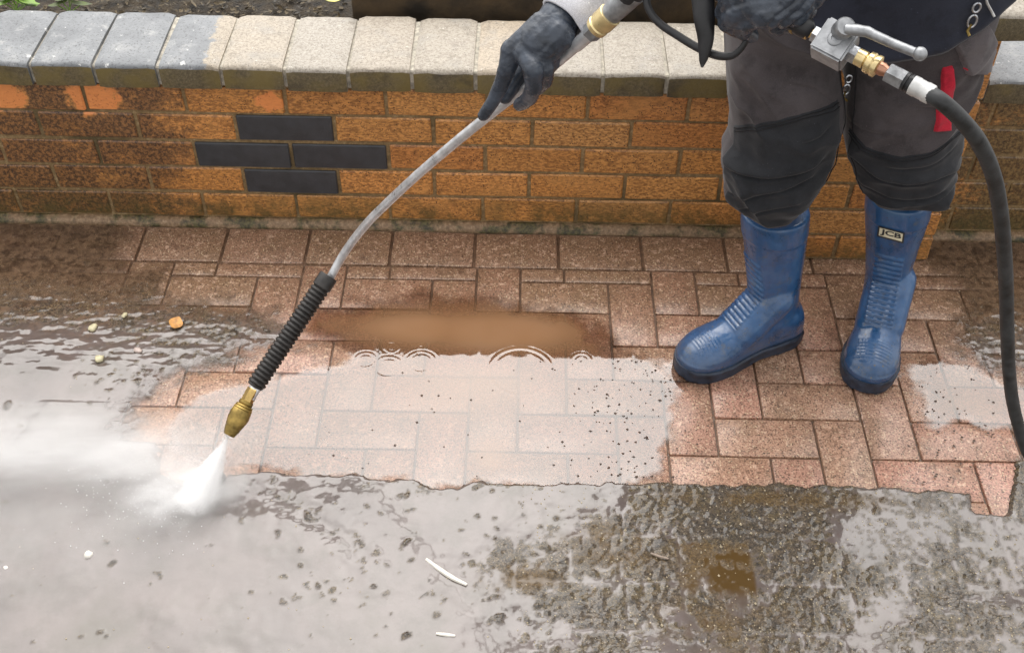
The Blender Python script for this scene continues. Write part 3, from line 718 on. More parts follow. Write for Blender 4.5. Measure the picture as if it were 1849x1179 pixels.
puddle(PU2, [(1740, 730, .1, .06, .2)], 'thin clear puddle beside the right boot', [(1700, 690, .02, .0003, .8, .01)])

# ------------------------------------------------------------------ loose bits on the ground
def at0(px, py, z): q = onz(px, py); return (q[0], q[1], z)
leaf('fallen_leaf', 'orange fallen leaf lying on the wet silt to the left of the lance', 'leaf', at0(320, 590, .012), .034, .017, M['leaf_orange'], 1.4, .3)
def blob(name, label, cat, p, r, m, group=None, flat=.6):
    bm = bmesh.new(); bmesh.ops.create_icosphere(bm, subdivisions=2, radius=r)
    s = rnd.randint(0, 99)
    for v in bm.verts:
        k = 1+.75*(float(fbm(np.array(v.co.x/r*1.3+5), np.array(v.co.y/r*1.3+v.co.z/r*.9+9), s))-.5)*2
        v.co = Vector((v.co.x*k*1.25, v.co.y*k, v.co.z*k*flat))
    me = bpy.data.meshes.new(name); bm.to_mesh(me); bm.free()
    o = link(name, me, m, None, p, True); o.rotation_euler = (0, 0, rnd.uniform(0, 3)); tag(o, label, cat, group); return o
GP = 'pale pebbles scattered on the wet silt'
blob('pebble', 'yellowish pebble furthest left, below the left end of the wall', 'pebble', at0(168, 598, .010), .0095, M['pebble'], GP)
blob('pebble', 'yellowish pebble ringed with dark silt nearest the spray mist', 'pebble', at0(183, 654, .010), .0095, M['pebble'], GP)
blob('pebble', 'small pale pebble between the orange leaf and the yellow pebbles', 'pebble', at0(227, 575, .010), .006, M['pebble'], GP)
blob('pebble', 'pinkish pale pebble below and left of the orange leaf', 'pebble', at0(252, 638, .010), .0075, simple('pink_pebble', (.55, .45, .40), .5), GP)
blob('pebble', 'white angular pebble in the standing water below the spray', 'pebble', at0(163, 1006, .009), .0068, M['white_bit'], GP, .8)
blob('pebble', 'tiny white pebble at the left edge of the standing water', 'pebble', at0(14, 1030, .009), .005, M['white_bit'], GP)
blob('clod', 'dark lump of silt at the right edge of the water jet', 'clod', at0(391, 872, .010), .017, simple('dark_silt', (.05, .045, .045), .35), None, .8)
def stick(label, pts, r, m):
    q = [Vector(at0(px, py, .0105)) for px, py in pts]; q = [V(p) for p in spline(q, 4)]
    n = len(q); tag(tube('twig', q, [r*(.6+.5*math.sin(math.pi*(i+.6)/(n+.2))) for i in range(n)], m, None, 7), label, 'twig')
stick('long thin white curved twig lying in the standing water', [(770, 1015), (795, 1034), (820, 1050), (843, 1061)], .0042, M['white_bit'])
stick('short pale twig with a dark end near the bottom of the picture', [(788, 1149), (805, 1151), (822, 1153)], .003, M['white_bit'])
stick('faint brownish twig on the lumpy silt right of the white twig', [(1174, 1004), (1190, 1010), (1206, 1014)], .0022, simple('brown_twig', (.36, .28, .22), .6))
SV, SF = [], []
CW = wpoly(CLEAN)
for i in range(2600):
    px, py = rnd.uniform(0, 1848), rnd.choice([rnd.uniform(500, 760), rnd.uniform(880, 1178), rnd.uniform(880, 1178)])
    if px < 930 and rnd.random() < .955: continue
    q = onz(px, py); r = rnd.uniform(.0008, .0019)+(.0014 if rnd.random() < .04 else 0)
    ii_, jj_ = int((q[0]+1.5)/ST), int((q[1]+1.5)/ST)
    if not (0 <= ii_ < len(ax_) and 0 <= jj_ < len(ay_)): continue
    zt = float(surf[ii_, jj_])+.3*r
    s = float(sd[ii_, jj_])
    if s < .02: continue
    n = len(SV); SV += [(q[0]+r*a, q[1]+r*b, zt+r*c) for a, b, c in ((1, 0, 0), (-1, 0, 0), (0, 1.3, 0), (0, -1, 0), (0, 0, .8), (0, 0, -.8))]
    SF += [tuple(n+k for k in f) for f in ((0, 2, 4), (2, 1, 4), (1, 3, 4), (3, 0, 4), (2, 0, 5), (1, 2, 5), (3, 1, 5), (0, 3, 5))]
tag(mesh('pale_grit', SV, SF, simple('ochre_grit', (.52, .43, .29), .5, 0, .3, 300)), 'tiny pale grit specks over the silt', None, None, 'stuff')
SV, SF = [], []
for i in range(330):
    px, py = rnd.uniform(430, 1800), rnd.uniform(640, 880)
    if rnd.random() < .6: px, py = rnd.gauss(1140, 70), rnd.uniform(650, 870)
    if rnd.random() < .25: px, py = rnd.uniform(1640, 1800), rnd.uniform(660, 900)
    q = onz(px, py); r = rnd.uniform(.0012, .0034)
    if px > 1215 and px < 1640 and rnd.random() < .6: continue
    n = len(SV); SV += [(q[0]+r*a*rnd.uniform(.7, 1.4), q[1]+r*b*rnd.uniform(.6, 1.2), .0036+r*c) for a, b, c in ((1, 0, 0), (-1, 0, 0), (0, 1., 0), (0, -1, 0), (0, 0, .7), (0, 0, -.8))]
    SF += [tuple(n+k for k in f) for f in ((0, 2, 4), (2, 1, 4), (1, 3, 4), (3, 0, 4), (2, 0, 5), (1, 2, 5), (3, 1, 5), (0, 3, 5))]
tag(mesh('dark_grit', SV, SF, simple('dark_grit', (.085, .06, .045), .4)), 'dark grit washed over the clean pavers', None, None, 'stuff')

# ------------------------------------------------------------------ person
person = empty('person', (.74, -.33, 0))
tag(person, 'person in blue rubber boots, grey work trousers and dark gloves washing the paving', 'person')
# leg outlines read from the photograph: (row, left, right)
LEG_L = [(-60, 1306, 1522), (0, 1308, 1521), (60, 1308, 1521), (100, 1310, 1519), (180, 1315, 1517), (215, 1318, 1513), (245, 1317, 1507), (268, 1304, 1500), (294, 1302, 1489), (318, 1306, 1476), (342, 1312, 1467), (362, 1320, 1461), (396, 1331, 1455)]
LEG_R = [(-60, 1519, 1800), (0, 1519, 1794), (60, 1520, 1784), (100, 1521, 1771), (150, 1522, 1758), (200, 1522, 1744), (250, 1522, 1738), (280, 1529, 1732), (304, 1539, 1719), (324, 1552, 1706), (342, 1564, 1695), (395, 1575, 1686)]
def leg_axis(rows, yk):
    """rows -> arrays z, centre x, centre y, half width"""
    o = []
    for r, a, b in rows:
        z = .5
        for _ in range(6):
            yc = np.interp(z, [.25, .5, .72, .95], yk); z = ony((a+b)/2, r, yc)[2]
        xa, xb = ony(a, r, yc)[0], ony(b, r, yc)[0]; o.append((z, (xa+xb)/2, yc, (xb-xa)/2-.003))
    return np.array(sorted(o))
class Leg:
    def __init__(s, rows, yk, seed, dep, tuck=False):
        s.A = leg_axis(rows, yk); s.seed = seed; s.dep = dep; s.z0, s.z1 = s.A[0, 0]+(.066 if tuck else .070), s.A[-1, 0]; s.tuck = tuck; s.folds = []
    def surf(s, th, z, off=0.):
        """th 0 faces the camera side (-y), positive towards +x"""
        A = s.A; th, z = np.broadcast_arrays(np.asarray(th, float), np.asarray(z, float))
        cx, cy, hw = (np.interp(z, A[:, 0], A[:, k]) for k in (1, 2, 3))
        hd = np.interp(z, [.25, .34, .5, .7, .9], s.dep)
        sn, cs = np.sin(th), np.cos(th); e = .86
        ux, uy = np.sign(sn)*np.abs(sn)**e, -np.sign(cs)*np.abs(cs)**e
        sd_ = s.seed; arc = th*.095
        f = .0060*(fbm(arc*9+3, z*11, sd_, 3)-.5)*2+.0045*(1-np.abs(2*fbm(arc*16+z*9, z*20-arc*7, sd_+31, 3)-1)-.5)
        # slack gathered above the boot
        env = sstep(.50, .42, z)*sstep(.30, .37, z)+.25*sstep(.62, .5, z)*sstep(.40, .46, z)
        ph = z/.052+1.1*np.sin(th*1.3+sd_)+2.2*(fbm(arc*8, z*6, sd_+5, 2)-.5)
        fold = 1-np.abs(2*fbm(arc*5+sd_, z*15+arc*(3 if sd_ % 2 else -3), sd_+21, 2)-1); f = f+env*.030*(fold**2-.45)
        # long diagonal drag folds
        rg = 1-np.abs(2*fbm(arc*6+z*3.5*(1 if sd_ % 2 else -1), z*4.5-arc*3, sd_+9, 3)-1)
        f = f+.022*(rg**3-.35)*sstep(.25, .33, z)
        for F_t, F_z, amp in s.folds:
            d_ = z-np.interp(th, F_t, F_z); win = sstep(F_t[0]-.12, F_t[0]+.25, th)*sstep(F_t[-1]+.12, F_t[-1]-.25, th)
            f = f+.72*amp*win*(np.exp(-((d_-.008)/.012)**2)*.8-.9*np.exp(-((d_+.002)/.0038)**2))
        f = f*np.clip(.22+.78*np.abs(cs), 0, 1)+off
        if s.tuck:   # gathered into the boot
            q = sstep(s.z0+.045, s.z0+.008, z); hw = hw*(1-q)+.054*q; hd = hd*(1-q)+.056*q; f = f*(1-.7*q); cy = cy*(1-q)+(-.298)*q; cx = cx*(1-q)+.853*q
        return np.stack([cx+ux*(hw+f), cy+uy*(hd+f), z+0*th], -1)
    def find(s, px, py):
        th = np.linspace(-1.75, 1.75, 240); z = np.linspace(s.z0, s.z1, 300)
        T, Z = np.meshgrid(th, z, indexing='ij'); P = s.surf(T, Z)-CAM
        d = P@FW; X = PW/2+FPX*(P@RT)/d; Y = PH/2-FPX*(P@UP)/d
        k = np.argmin((X-px)**2+(Y-py)**2+1e4*(np.abs(T) > 1.62)); return float(T.ravel()[k]), float(Z.ravel()[k])
legL = Leg(LEG_L, (-.345, -.395, -.345, -.33), 3, (.080, .088, .090, .100, .115))
legR = Leg(LEG_R, (-.290, -.355, -.335, -.33), 8, (.082, .090, .094, .104, .118), True)
def folds(lg, *lines):
    o = []
    for amp, pts in lines:
        q = np.array(sorted(lg.find(*p) for p in pts)); t = np.linspace(q[0, 0], q[-1, 0], 30)
        zz = np.interp(t, q[:, 0], q[:, 1]); zz = np.convolve(np.pad(zz, 4, 'edge'), np.ones(9)/9, 'valid'); o.append((t, zz, amp))
    lg.folds = o
folds(legL, (.013, [(1306, 292), (1350, 318), (1420, 318), (1486, 284)]), (.010, [(1312, 345), (1370, 352), (1440, 332), (1470, 312)]), (.008, [(1330, 376), (1400, 376), (1450, 362)]), (.006, [(1420, 150), (1470, 160), (1512, 190)]), (.007, [(1440, 262), (1475, 250), (1500, 225)]))
folds(legR, (.014, [(1532, 262), (1570, 310), (1630, 335), (1690, 318), (1728, 285)]), (.010, [(1540, 305), (1590, 348), (1650, 362), (1705, 340)]), (.007, [(1600, 300), (1650, 304), (1722, 262)]), (.007, [(1526, 205), (1560, 235), (1600, 242)]), (.006, [(1640, 190), (1690, 195), (1735, 215)]))
TV, TF = [], []
nth, nz = 190, 230
for lg in (legL, legR):
    th = np.linspace(0, 2*math.pi, nth, endpoint=False); z = np.linspace(lg.z0, lg.z1, nz)
    Z, T = np.meshgrid(z, th, indexing='ij'); P = lg.surf((T+math.pi) % (2*math.pi)-math.pi, Z)
    # turned-under hem
    P[0] = P[0]*.5+P[0].mean(0)*.5+np.array([0, 0, .012]); P[1] = P[1]*.93+P[1].mean(0)*.07
    n = sum(len(v) for v in TV); TV.append(P.reshape(-1, 3)); TF.append(grid_faces(nz, nth, True)+n)
tr = np_mesh('trousers', np.concatenate(TV), np.concatenate(TF), M['trouser'], person, True)
def patch(name, lg, th0, th1, ztop, zbot, m, off=.0028, n=(90, 110), parent=None):
    th = np.linspace(th0, th1, n[0]); u = np.linspace(0, 1, n[1]); U, T = np.meshgrid(u, th, indexing='ij')
    Z = zbot(T)+(ztop(T)-zbot(T))*U; rim = np.minimum.reduce([U*40, (1-U)*40, (T-th0)*25, (th1-T)*25, np.ones_like(U)])
    P = lg.surf(T, Z, 0)+0; Q = lg.surf(T, Z, off); P = P+(Q-P)*np.clip(rim, -.1, 1)[..., None]
    return np_mesh(name, P.reshape(-1, 3), grid_faces(n[1], n[0]), m, parent or person, True)
def zline(lg, pts):
    q = sorted(lg.find(*p) for p in pts); a = np.array(q); return lambda T: np.interp(T, a[:, 0], a[:, 1])
topL = zline(legL, [(1325, 226), (1360, 225), (1400, 219), (1450, 205), (1490, 192)])
patch('knee_patch', legL, -1.35, 1.0, topL, lambda T: 0*T+legL.z0+.006, M['patch'])
topR = zline(legR, [(1530, 222), (1550, 250), (1585, 274), (1630, 283), (1680, 276), (1718, 248), (1730, 236)])
patch('knee_patch', legR, -1.30, 1.35, topR, lambda T: 0*T+legR.z0+.006, M['patch'])
def seam(name, lg, zf, t0, t1, off=.0034, r=.0011, n=70):
    th = np.linspace(t0, t1, n); P = lg.surf(th, zf(th), off); tube(name, [V(p) for p in P], r, M['seam'], person, 5)
M['seam'] = simple('dark_thread', (.014, .013, .015), .9)
for lg, zf in ((legL, topL), (legR, topR)):
    seam('seam', lg, lambda T, zf=zf: zf(T)-.004, -1.25, .95); seam('seam', lg, lambda T, zf=zf: zf(T)-.0105, -1.25, .95)
for lg, t in ((legL, 1.18), (legR, -1.12)):
    zz = np.linspace(lg.z0+.01, .80, 90); tube('seam', [V(p) for p in lg.surf(np.full(90, t), zz, .0030)], .0012, M['seam'], person, 5)
def quad_patch(name, lg, corners, m, off=.004, n=(12, 30), parent=None):
    c = [np.array(lg.find(*p)) for p in corners]   # TL, TR, BR, BL
    u, v = np.meshgrid(np.linspace(0, 1, n[0]), np.linspace(0, 1, n[1]), indexing='ij')
    q = [(1-u)*(1-v)*c[0][k]+u*(1-v)*c[1][k]+u*v*c[2][k]+(1-u)*v*c[3][k] for k in (0, 1)]
    P = lg.surf(q[0], q[1], off); e = np.minimum.reduce([u*n[0], (1-u)*n[0], v*n[1], (1-v)*n[1], np.ones_like(u)])
    P = lg.surf(q[0], q[1], -.001)*(1-np.clip(e, 0, 1)[..., None])+P*np.clip(e, 0, 1)[..., None]
    return np_mesh(name, P.reshape(-1, 3), grid_faces(n[0], n[1])[:, ::-1], m, parent or person, True)
quad_patch('pocket_flap', legR, [(1712, 60), (1779, 40), (1762, 122), (1742, 134)], M['flap'], .010, (24, 30))
quad_patch('red_trim', legR, [(1702, 122), (1719, 118), (1716, 236), (1686, 238)], M['red'], .008)
quad_patch('red_tab', legR, [(1741, 116), (1757, 120), (1754, 128), (1739, 124)], M['red'], .007, (8, 8))
def zip_pull(p, tail, d0, k=1.):
    """slider, ring and cord of a zip, hanging down"""
    e = empty('zip_pull', V(p)); e.parent = person; e.location = V(p)-person.location
    a = V(p)
    for (w0, z0, w1) in ((.0065*k, -.0, .011*k), (.0075*k, -.014*k, .015*k)):
        q = [a+Vector((math.sin(t)*w0*.62, -.002, z0-w1*.55+math.cos(t)*w1*.5)) for t in np.linspace(0, 2*math.pi, 13)]
        tube('ring', q, .0013*k, M['steel'], e, 6)
    tube('cord', [a+Vector((0, -.002, -.026*k)), a+Vector((-.002*k, -.003, -.034*k)), V(tail)], .0017*k, M['old_brass'], e, 6)
    return e
t_, z_ = legR.find(1545, 132); zp = legR.surf(np.array(t_), np.array(z_), .012)
t_, z_ = legR.find(1538, 180); zq = legR.surf(np.array(t_), np.array(z_), .010); zip_pull(zp, zq, 0, 1.35)

# ---- boots
def boot(heel, toe, top, top_r, name_seed):
    heel, toe, top = (np.array(v, float) for v in (heel, toe, top))
    ax = (toe-heel)[:2]; Lf = np.linalg.norm(ax); ax = ax/Lf; lat = np.array([-ax[1], ax[0]])
    def W(u, v, z): return (heel[0]+ax[0]*u+lat[0]*v, heel[1]+ax[1]*u+lat[1]*v, z)
    k = Lf/.30
    U = [.002, .012, .04, .08, .12, .16, .20, .235, .262, .282, .295, .30]
    HW = [.018, .031, .041, .043, .043, .048, .0555, .057, .052, .041, .025, .010]
    HT = [.080, .100, .125, .135, .128, .112, .095, .084, .075, .066, .055, .044]
    ns = 28
    def section(u, hw, z0, z1, pw_):
        o = []
        for i in range(ns):
            a = 2*math.pi*i/ns; c, s_ = math.cos(a), math.sin(a)
            y = hw*np.sign(c)*abs(c)**.75
            zz = (z0+z1)/2+(z1-z0)/2*np.sign(s_)*abs(s_)**(pw_ if s_ > 0 else .45)
            if s_ > 0: y *= 1-.38*s_**2
            o.append(W(u*k, y, zz))
        return o
    vs = []; fs = []
    for u, hw, ht in zip(U, HW, HT): vs += section(u, hw, .016, ht, .95)
    for i in range(len(U)-1):
        for j in range(ns):
            j2 = (j+1) % ns; fs.append((i*ns+j, (i+1)*ns+j, (i+1)*ns+j2, i*ns+j2))
    fs.append(tuple(range(ns))); fs.append(tuple((len(U)-1)*ns+j for j in reversed(range(ns))))
    shells = [(vs, fs)]
    # shaft
    base = np.array(W(.072*k, 0, .055)); T = top
    vs, fs = [], []; zs = np.linspace(0, 1, 12); ns2 = 32
    for t in zs:
        c = base*(1-t)+T*t; bend = math.sin(math.pi*min(1, t*1.2))*.004
        ra = np.interp(t, [0, .25, .5, .8, 1], [.060, .056, .060, top_r*1.03, top_r*1.06]); rl = np.interp(t, [0, .25, .5, .8, 1], [.045, .046, .053, top_r*.97, top_r])
        for i in range(ns2):
            a = 2*math.pi*i/ns2
            vs.append((c[0]+ax[0]*(ra*math.cos(a)-bend)+lat[0]*rl*math.sin(a), c[1]+ax[1]*(ra*math.cos(a)-bend)+lat[1]*rl*math.sin(a), c[2]))
    for i in range(len(zs)-1):
        for j in range(ns2):
            j2 = (j+1) % ns2; fs.append((i*ns2+j, i*ns2+j2, (i+1)*ns2+j2, (i+1)*ns2+j))
    fs.append(tuple(reversed(range(ns2)))); fs.append(tuple((len(zs)-1)*ns2+j for j in range(ns2)))
    shells.append((vs, fs))
    # instep wedge that fills the angle between shaft and foot
    for v in (-.018, 0, .018):
        shells.append(capsule_data(W(.085*k, v, .150), W(.165*k, v*1.1, .076), .034, .033))
    me = fuse(shells, .0025, 18, .55)
    P = get_co(me); N_ = get_no(me)
    d = P-heel; u = d[:, 0]*ax[0]+d[:, 1]*ax[1]; v = d[:, 0]*lat[0]+d[:, 1]*lat[1]; z = P[:, 2]
    # subtract the lean of the shaft so the front band follows it
    t = np.clip((z-base[2])/(T[2]-base[2]), 0, 1); lv = ((T-base)[0]*lat[0]+(T-base)[1]*lat[1])*t
    vv = v-lv; front = N_[:, 0]*ax[0]+N_[:, 1]*ax[1]; upn = N_[:, 2]
    s = z-.70*np.clip(u-.07*k, 0, 1)          # falls along instep from shaft to toe
    band = sstep(.031, .027, np.abs(vv))*sstep(.1, .4, front+.75*np.clip(upn, 0, 1))
    rib = .5+.5*np.tanh(4*(np.sin(2*math.pi*s/.0128)+.60))
    zone = band*sstep(.205, .195, s)*sstep(.012, .022, s)
    D = .0032*rib*zone
    tz = sstep(.222*k, .228*k, u)*sstep(.272*k, .266*k, u)*sstep(.040, .034, np.abs(v))*sstep(.3, .6, upn)
    D += .0016*tz*(.5+.5*np.tanh(3*np.sin(2*math.pi*u/.0072)))
    D += .0022*sstep(.048, .043, z)*sstep(.02, .03, z)*(.6+.4*front)      # foxing band above the sole
    heelc = sstep(.055*k, .03*k, u)*sstep(.115, .105, z); D += .0020*heelc
    D += .0018*sstep(T[2]-.052, T[2]-.049, z)
    D += .0012*(fbm(P[:, 0]*40+P[:, 2]*31, P[:, 1]*40, name_seed)-.5)
    set_co(me, P+N_*D[:, None])
    bo = empty('boot', (heel[0], heel[1], 0)); bo.parent = person; bo.location = Vector((heel[0], heel[1], 0))-person.location
    up_ = link('upper', me, M['rubber'], bo, None, True)
    # sole: outline extruded, with a welt and heel step
    bm = bmesh.new()
    SU = [-.004, .004, .03, .08, .12, .16, .20, .235, .262, .284, .299, .306]; SW = [.014, .031, .0435, .0455, .044, .050, .059, .061, .056, .045, .028, .008]
    def ring(sc, z, cut=None): return [Vector(W(a*k, b*sc, z)) for a, b in zip(SU, SW)]+[Vector(W(a*k, -b*sc, z)) for a, b in zip(reversed(SU), reversed(SW))]
    lv_ = [ring(.985, .0055), ring(1.0, .009), ring(1.0, .021), ring(1.03, .023), ring(1.03, .030), ring(.97, .033)]
    rr = [[bm.verts.new(p) for p in R_] for R_ in lv_]; n = len(rr[0])
    for a, b in zip(rr[:-1], rr[1:]):
        for i in range(n): bm.faces.new((a[i], a[(i+1) % n], b[(i+1) % n], b[i]))
    bm.faces.new(list(reversed(rr[0]))); bm.faces.new(rr[-1])
    for a, b in ((-.003, .078), (.142, .298)):
        pts = [(u_, w_) for u_, w_ in zip(np.linspace(a, b, 9), np.interp(np.linspace(a, b, 9), SU, SW))]
        bm_prism(bm, [W(u_*k, w_*.96, 0)[:2] for u_, w_ in pts]+[W(u_*k, -w_*.96, 0)[:2] for u_, w_ in reversed(pts)], .0002, .0062)
    bmesh.ops.recalc_face_normals(bm, faces=bm.faces)
    sm = bpy.data.meshes.new('sole'); bm.to_mesh(sm); bm.free(); so_ = link('sole', sm, M['sole'], bo, None, True); sm.set_sharp_from_angle(angle=math.radians(40))
    return bo, base, T, ax, lat, top_r
bL = boot((.694, -.345, 0), (.424, -.474, 0), (.590, -.350, .352), .066, 3)
bR = boot((.905, -.245, 0), (.811, -.520, 0), (.850, -.296, .362), .067, 9)
# maker's panel on the right shaft: cream plate, dark letters
def shaft_pt(b, px, py, off):
    bo, base, T, ax, lat, r = b; d = ray(px, py); A = CAM
    for s in np.arange(1.7, 2.6, .0005):
        p = A+d*s; t = (p[2]-base[2])/(T[2]-base[2]); c = base*(1-t)+T*t; q = (p-c)[:2]
        a_, l_ = q@ax, q@lat; t2 = np.clip(t, 0, 1)
        ra = np.interp(t2, [0, .25, .5, .8, 1], [.060, .056, .060, r*1.03, r*1.06]); rl = np.interp(t2, [0, .25, .5, .8, 1], [.045, .046, .053, r*.97, r])
        if (a_/(ra+off))**2+(l_/(rl+off))**2 < 1: return p
    return A+d*2.1
TLc, TRc, BRc, BLc = (1586, 408), (1634, 421), (1631, 440), (1583, 427)
def lab(u, v, off):
    x = (1-v)*((1-u)*TLc[0]+u*TRc[0])+v*((1-u)*BLc[0]+u*BRc[0]); y = (1-v)*((1-u)*TLc[1]+u*TRc[1])+v*((1-u)*BLc[1]+u*BRc[1])
    return shaft_pt(bR, x, y, off)
pl = np.array([[lab(u, v, .0034) for v in np.linspace(0, 1, 5)] for u in np.linspace(0, 1, 13)])
lb = np_mesh('label_plate', pl.reshape(-1, 3), grid_faces(13, 5)[:, ::-1], M['label'], bR[0], True)
def border(u0, u1, v0, v1):
    q = np.array([[lab(u, v, .0040) for v in np.linspace(v0, v1, 3)] for u in np.linspace(u0, u1, 9)]); return q
BV, BF = [], []
for a in ((0, 1, 0, .13), (0, 1, .87, 1), (0, .06, .13, .87), (.94, 1, .13, .87)):
    q = border(*a); n = sum(len(x) for x in BV); BV.append(q.reshape(-1, 3)); BF.append(grid_faces(9, 3)[:, ::-1]+n)
np_mesh('label_border', np.concatenate(BV), np.concatenate(BF), M['ink'], bR[0], True)
cu = bpy.data.curves.new('letters', 'FONT'); cu.body = 'JCB'; cu.size = 1; cu.resolution_u = 3; cu.offset = .03
tmp = bpy.data.objects.new('letters', cu); COL.objects.link(tmp); dg = bpy.context.evaluated_depsgraph_get(); dg.update()
lm = bpy.data.meshes.new_from_object(tmp.evaluated_get(dg)); bpy.data.objects.remove(tmp)
bm = bmesh.new(); bm.from_mesh(lm); bmesh.ops.subdivide_edges(bm, edges=[e for e in bm.edges if e.calc_length() > .2], cuts=2); bm.to_mesh(lm); bm.free()
P = get_co(lm); mn, mxx = P.min(0), P.max(0)
set_co(lm, np.array([lab(.11+.78*(p[0]-mn[0])/(mxx[0]-mn[0]), .80-.60*(p[1]-mn[1])/(mxx[1]-mn[1]), .0042) for p in P]))
lm.materials.clear(); link('letters', lm, M['ink'], bR[0])

# ---- body: one continuous figure under the clothes
def R3(*a): return Vector(a)
SHR, SHL = R3(.505, -.33, 1.385), R3(.895, -.33, 1.385)
hand_d = 1.70
wr = V(far(1012, 30, 1.70)); wl = V(far(1475, -70, 1.53))
ELR = R3(.375, -.47, 1.13); ELL = R3(.86, -.60, 1.17)
def leg_c(lg, z): return R3(*(float(np.interp(z, lg.A[:, 0], lg.A[:, k])) for k in (1, 2)), z)
kneeL, kneeR = leg_c(legL, .50), leg_c(legR, .50)
def boot_c(b_, t): q = b_[1]*(1-t)+b_[2]*t; return R3(*q)
calfL, calfR, ankL, ankR = boot_c(bL, .9), boot_c(bR, .9), boot_c(bL, .1), boot_c(bR, .1)
bp = []
bp += chain([(R3(.70, -.33, 1.0), .105), (R3(.70, -.335, 1.10), .112), (R3(.70, -.33, 1.26), .118), (R3(.70, -.32, 1.36), .095)])
bp += chain([(R3(.60, -.325, .99), .085), (R3(.80, -.325, .99), .085)]) + chain([(R3(.60, -.325, 1.26), .095), (R3(.80, -.325, 1.26), .095)])
bp += chain([(SHR, .062), (R3(.70, -.325, 1.40), .06), (SHL, .062)]) + chain([(R3(.70, -.33, 1.38), .055), (R3(.70, -.345, 1.52), .052)])
bp += chain([(SHR, .060), (ELR, .043)])+chain([(ELR, .043), (wr, .029)])+chain([(SHL, .060), (ELL, .043)])+chain([(ELL, .043), (wl, .029)])
for lg, kn, ca_, an in ((legL, kneeL, calfL, ankL), (legR, kneeR, calfR, ankR)):
    t7 = leg_c(lg, .78); bp += chain([(R3(t7.x, -.325, .98), .085), (t7, .072), (kn, .052), (ca_, .040), (an, .032)])
HC = R3(.695, -.365, 1.62)    # head, bowed towards the work
bp += chain([(HC+R3(0, .03, .05), .083), (HC+R3(-.004, -.02, -.015), .070), (HC+R3(-.008, -.05, -.075), .047)])
bp += chain([(HC+R3(-.01, -.095, .0), .013), (HC+R3(-.012, -.112, -.03), .017)])       # nose
bp += chain([(HC+R3(-.025, -.098, -.066), .010), (HC+R3(.005, -.098, -.066), .010)])   # mouth
for sx in (-1, 1): bp += chain([(HC+R3(sx*.080, .0, .01), .014), (HC+R3(sx*.078, .008, -.03), .011)])
for sx in (-1, 1): bp += chain([(HC+R3(sx*.045-.006, -.072, .026), .014), (HC+R3(sx*.015-.008, -.080, .030), .014)])
body = link('body', fuse(bp, .010, 6, .5), M['skin'], person, None, True)
for sx in (-1, 1):
    bm = bmesh.new(); bmesh.ops.create_uvsphere(bm, u_segments=12, v_segments=8, radius=.0115); me = bpy.data.meshes.new('eye'); bm.to_mesh(me); bm.free()
    link('eye', me, simple('eye_white', (.7, .68, .65), .2), body, HC+R3(sx*.031-.006, -.076, .006), True)
hp = chain([(HC+R3(0, .035, .065), .086), (HC+R3(0, .045, .0), .082)])+chain([(HC+R3(-.04, -.045, .082), .035), (HC+R3(.03, -.045, .085), .035)])
hr = fuse(hp, .008, 4, .5); P = get_co(hr); set_co(hr, P+get_no(hr)*(.006*(fbm(P[:, 0]*90, P[:, 2]*30+P[:, 1]*40, 4)-.5))[:, None]); link('hair', hr, M['hair'], person, None, True)

# ---- jacket (open bottom, hem lifted at the side) and sleeves
HEM = [(1290, -40), (1330, -16), (1400, 16), (1460, 50), (1510, 88), (1545, 108), (1612, 113), (1660, 106), (1704, 95), (1745, 74), (1785, 42), (1822, 4), (1845, -30)]
nth2, nz2 = 140, 90
def jk(th, z):
    zz = [.68, .80, .95, 1.10, 1.25, 1.38, 1.46]
    a = np.interp(z, zz, [.245, .240, .215, .200, .205, .19, .09]); b = np.interp(z, zz, [.175, .170, .150, .140, .140, .11, .075])
    f = .010*(fbm(th*2.2, z*9, 61, 3)-.5)*2+.008*(1-np.abs(2*fbm(th*1.6+z*4, z*7-th, 62, 3)-1))
    f = f+.006*np.exp(-((z-HZ(th)-.012)/.010)**2)
    f = f*sstep(1.44, 1.30, z)
    return np.stack([.70+np.sin(th)*(a+f), -.33-np.cos(th)*(b+f), z], -1)
# hem height around the front from the photograph
hz = []
for px, py in HEM:
    z = .8
    th = 0.
    for _ in range(8):
        a = np.interp(z, [.68, .80, .95], [.245, .240, .215]); b = np.interp(z, [.68, .80, .95], [.175, .170, .150])
        q = ony(px, py, -.33-math.cos(th)*b); th = math.asin(max(-1, min(1, (q[0]-.70)/a))); z = q[2]
    hz.append((th, z))
hz = np.array(sorted(hz)); _hx = np.concatenate([[-math.pi], hz[:, 0], [math.pi]]); _hy = np.concatenate([[.84], hz[:, 1], [.84]])
def HZ(th): return np.interp((th+math.pi) % (2*math.pi)-math.pi, _hx, _hy)
th = np.linspace(-math.pi, math.pi, nth2, endpoint=False); u = np.linspace(0, 1, nz2)
U_, T_ = np.meshgrid(u, th, indexing='ij'); Zj = HZ(T_)+(1.455-HZ(T_))*U_
PJ = jk(T_, Zj); inner = PJ[:6][::-1]*1.0; cen = np.array([.70, -.33, 0]); inn = inner.copy(); inn[..., :2] = cen[:2]+(inner[..., :2]-cen[:2])*.965
PJ = np.concatenate([inn[:5], PJ], 0)
jacket = np_mesh('jacket', PJ.reshape(-1, 3), grid_faces(nz2+5, nth2, True), M['jacket'], person, True)
zp = jk(np.array(.62), np.array(.80)); a = far(1764, 8, 1.93)
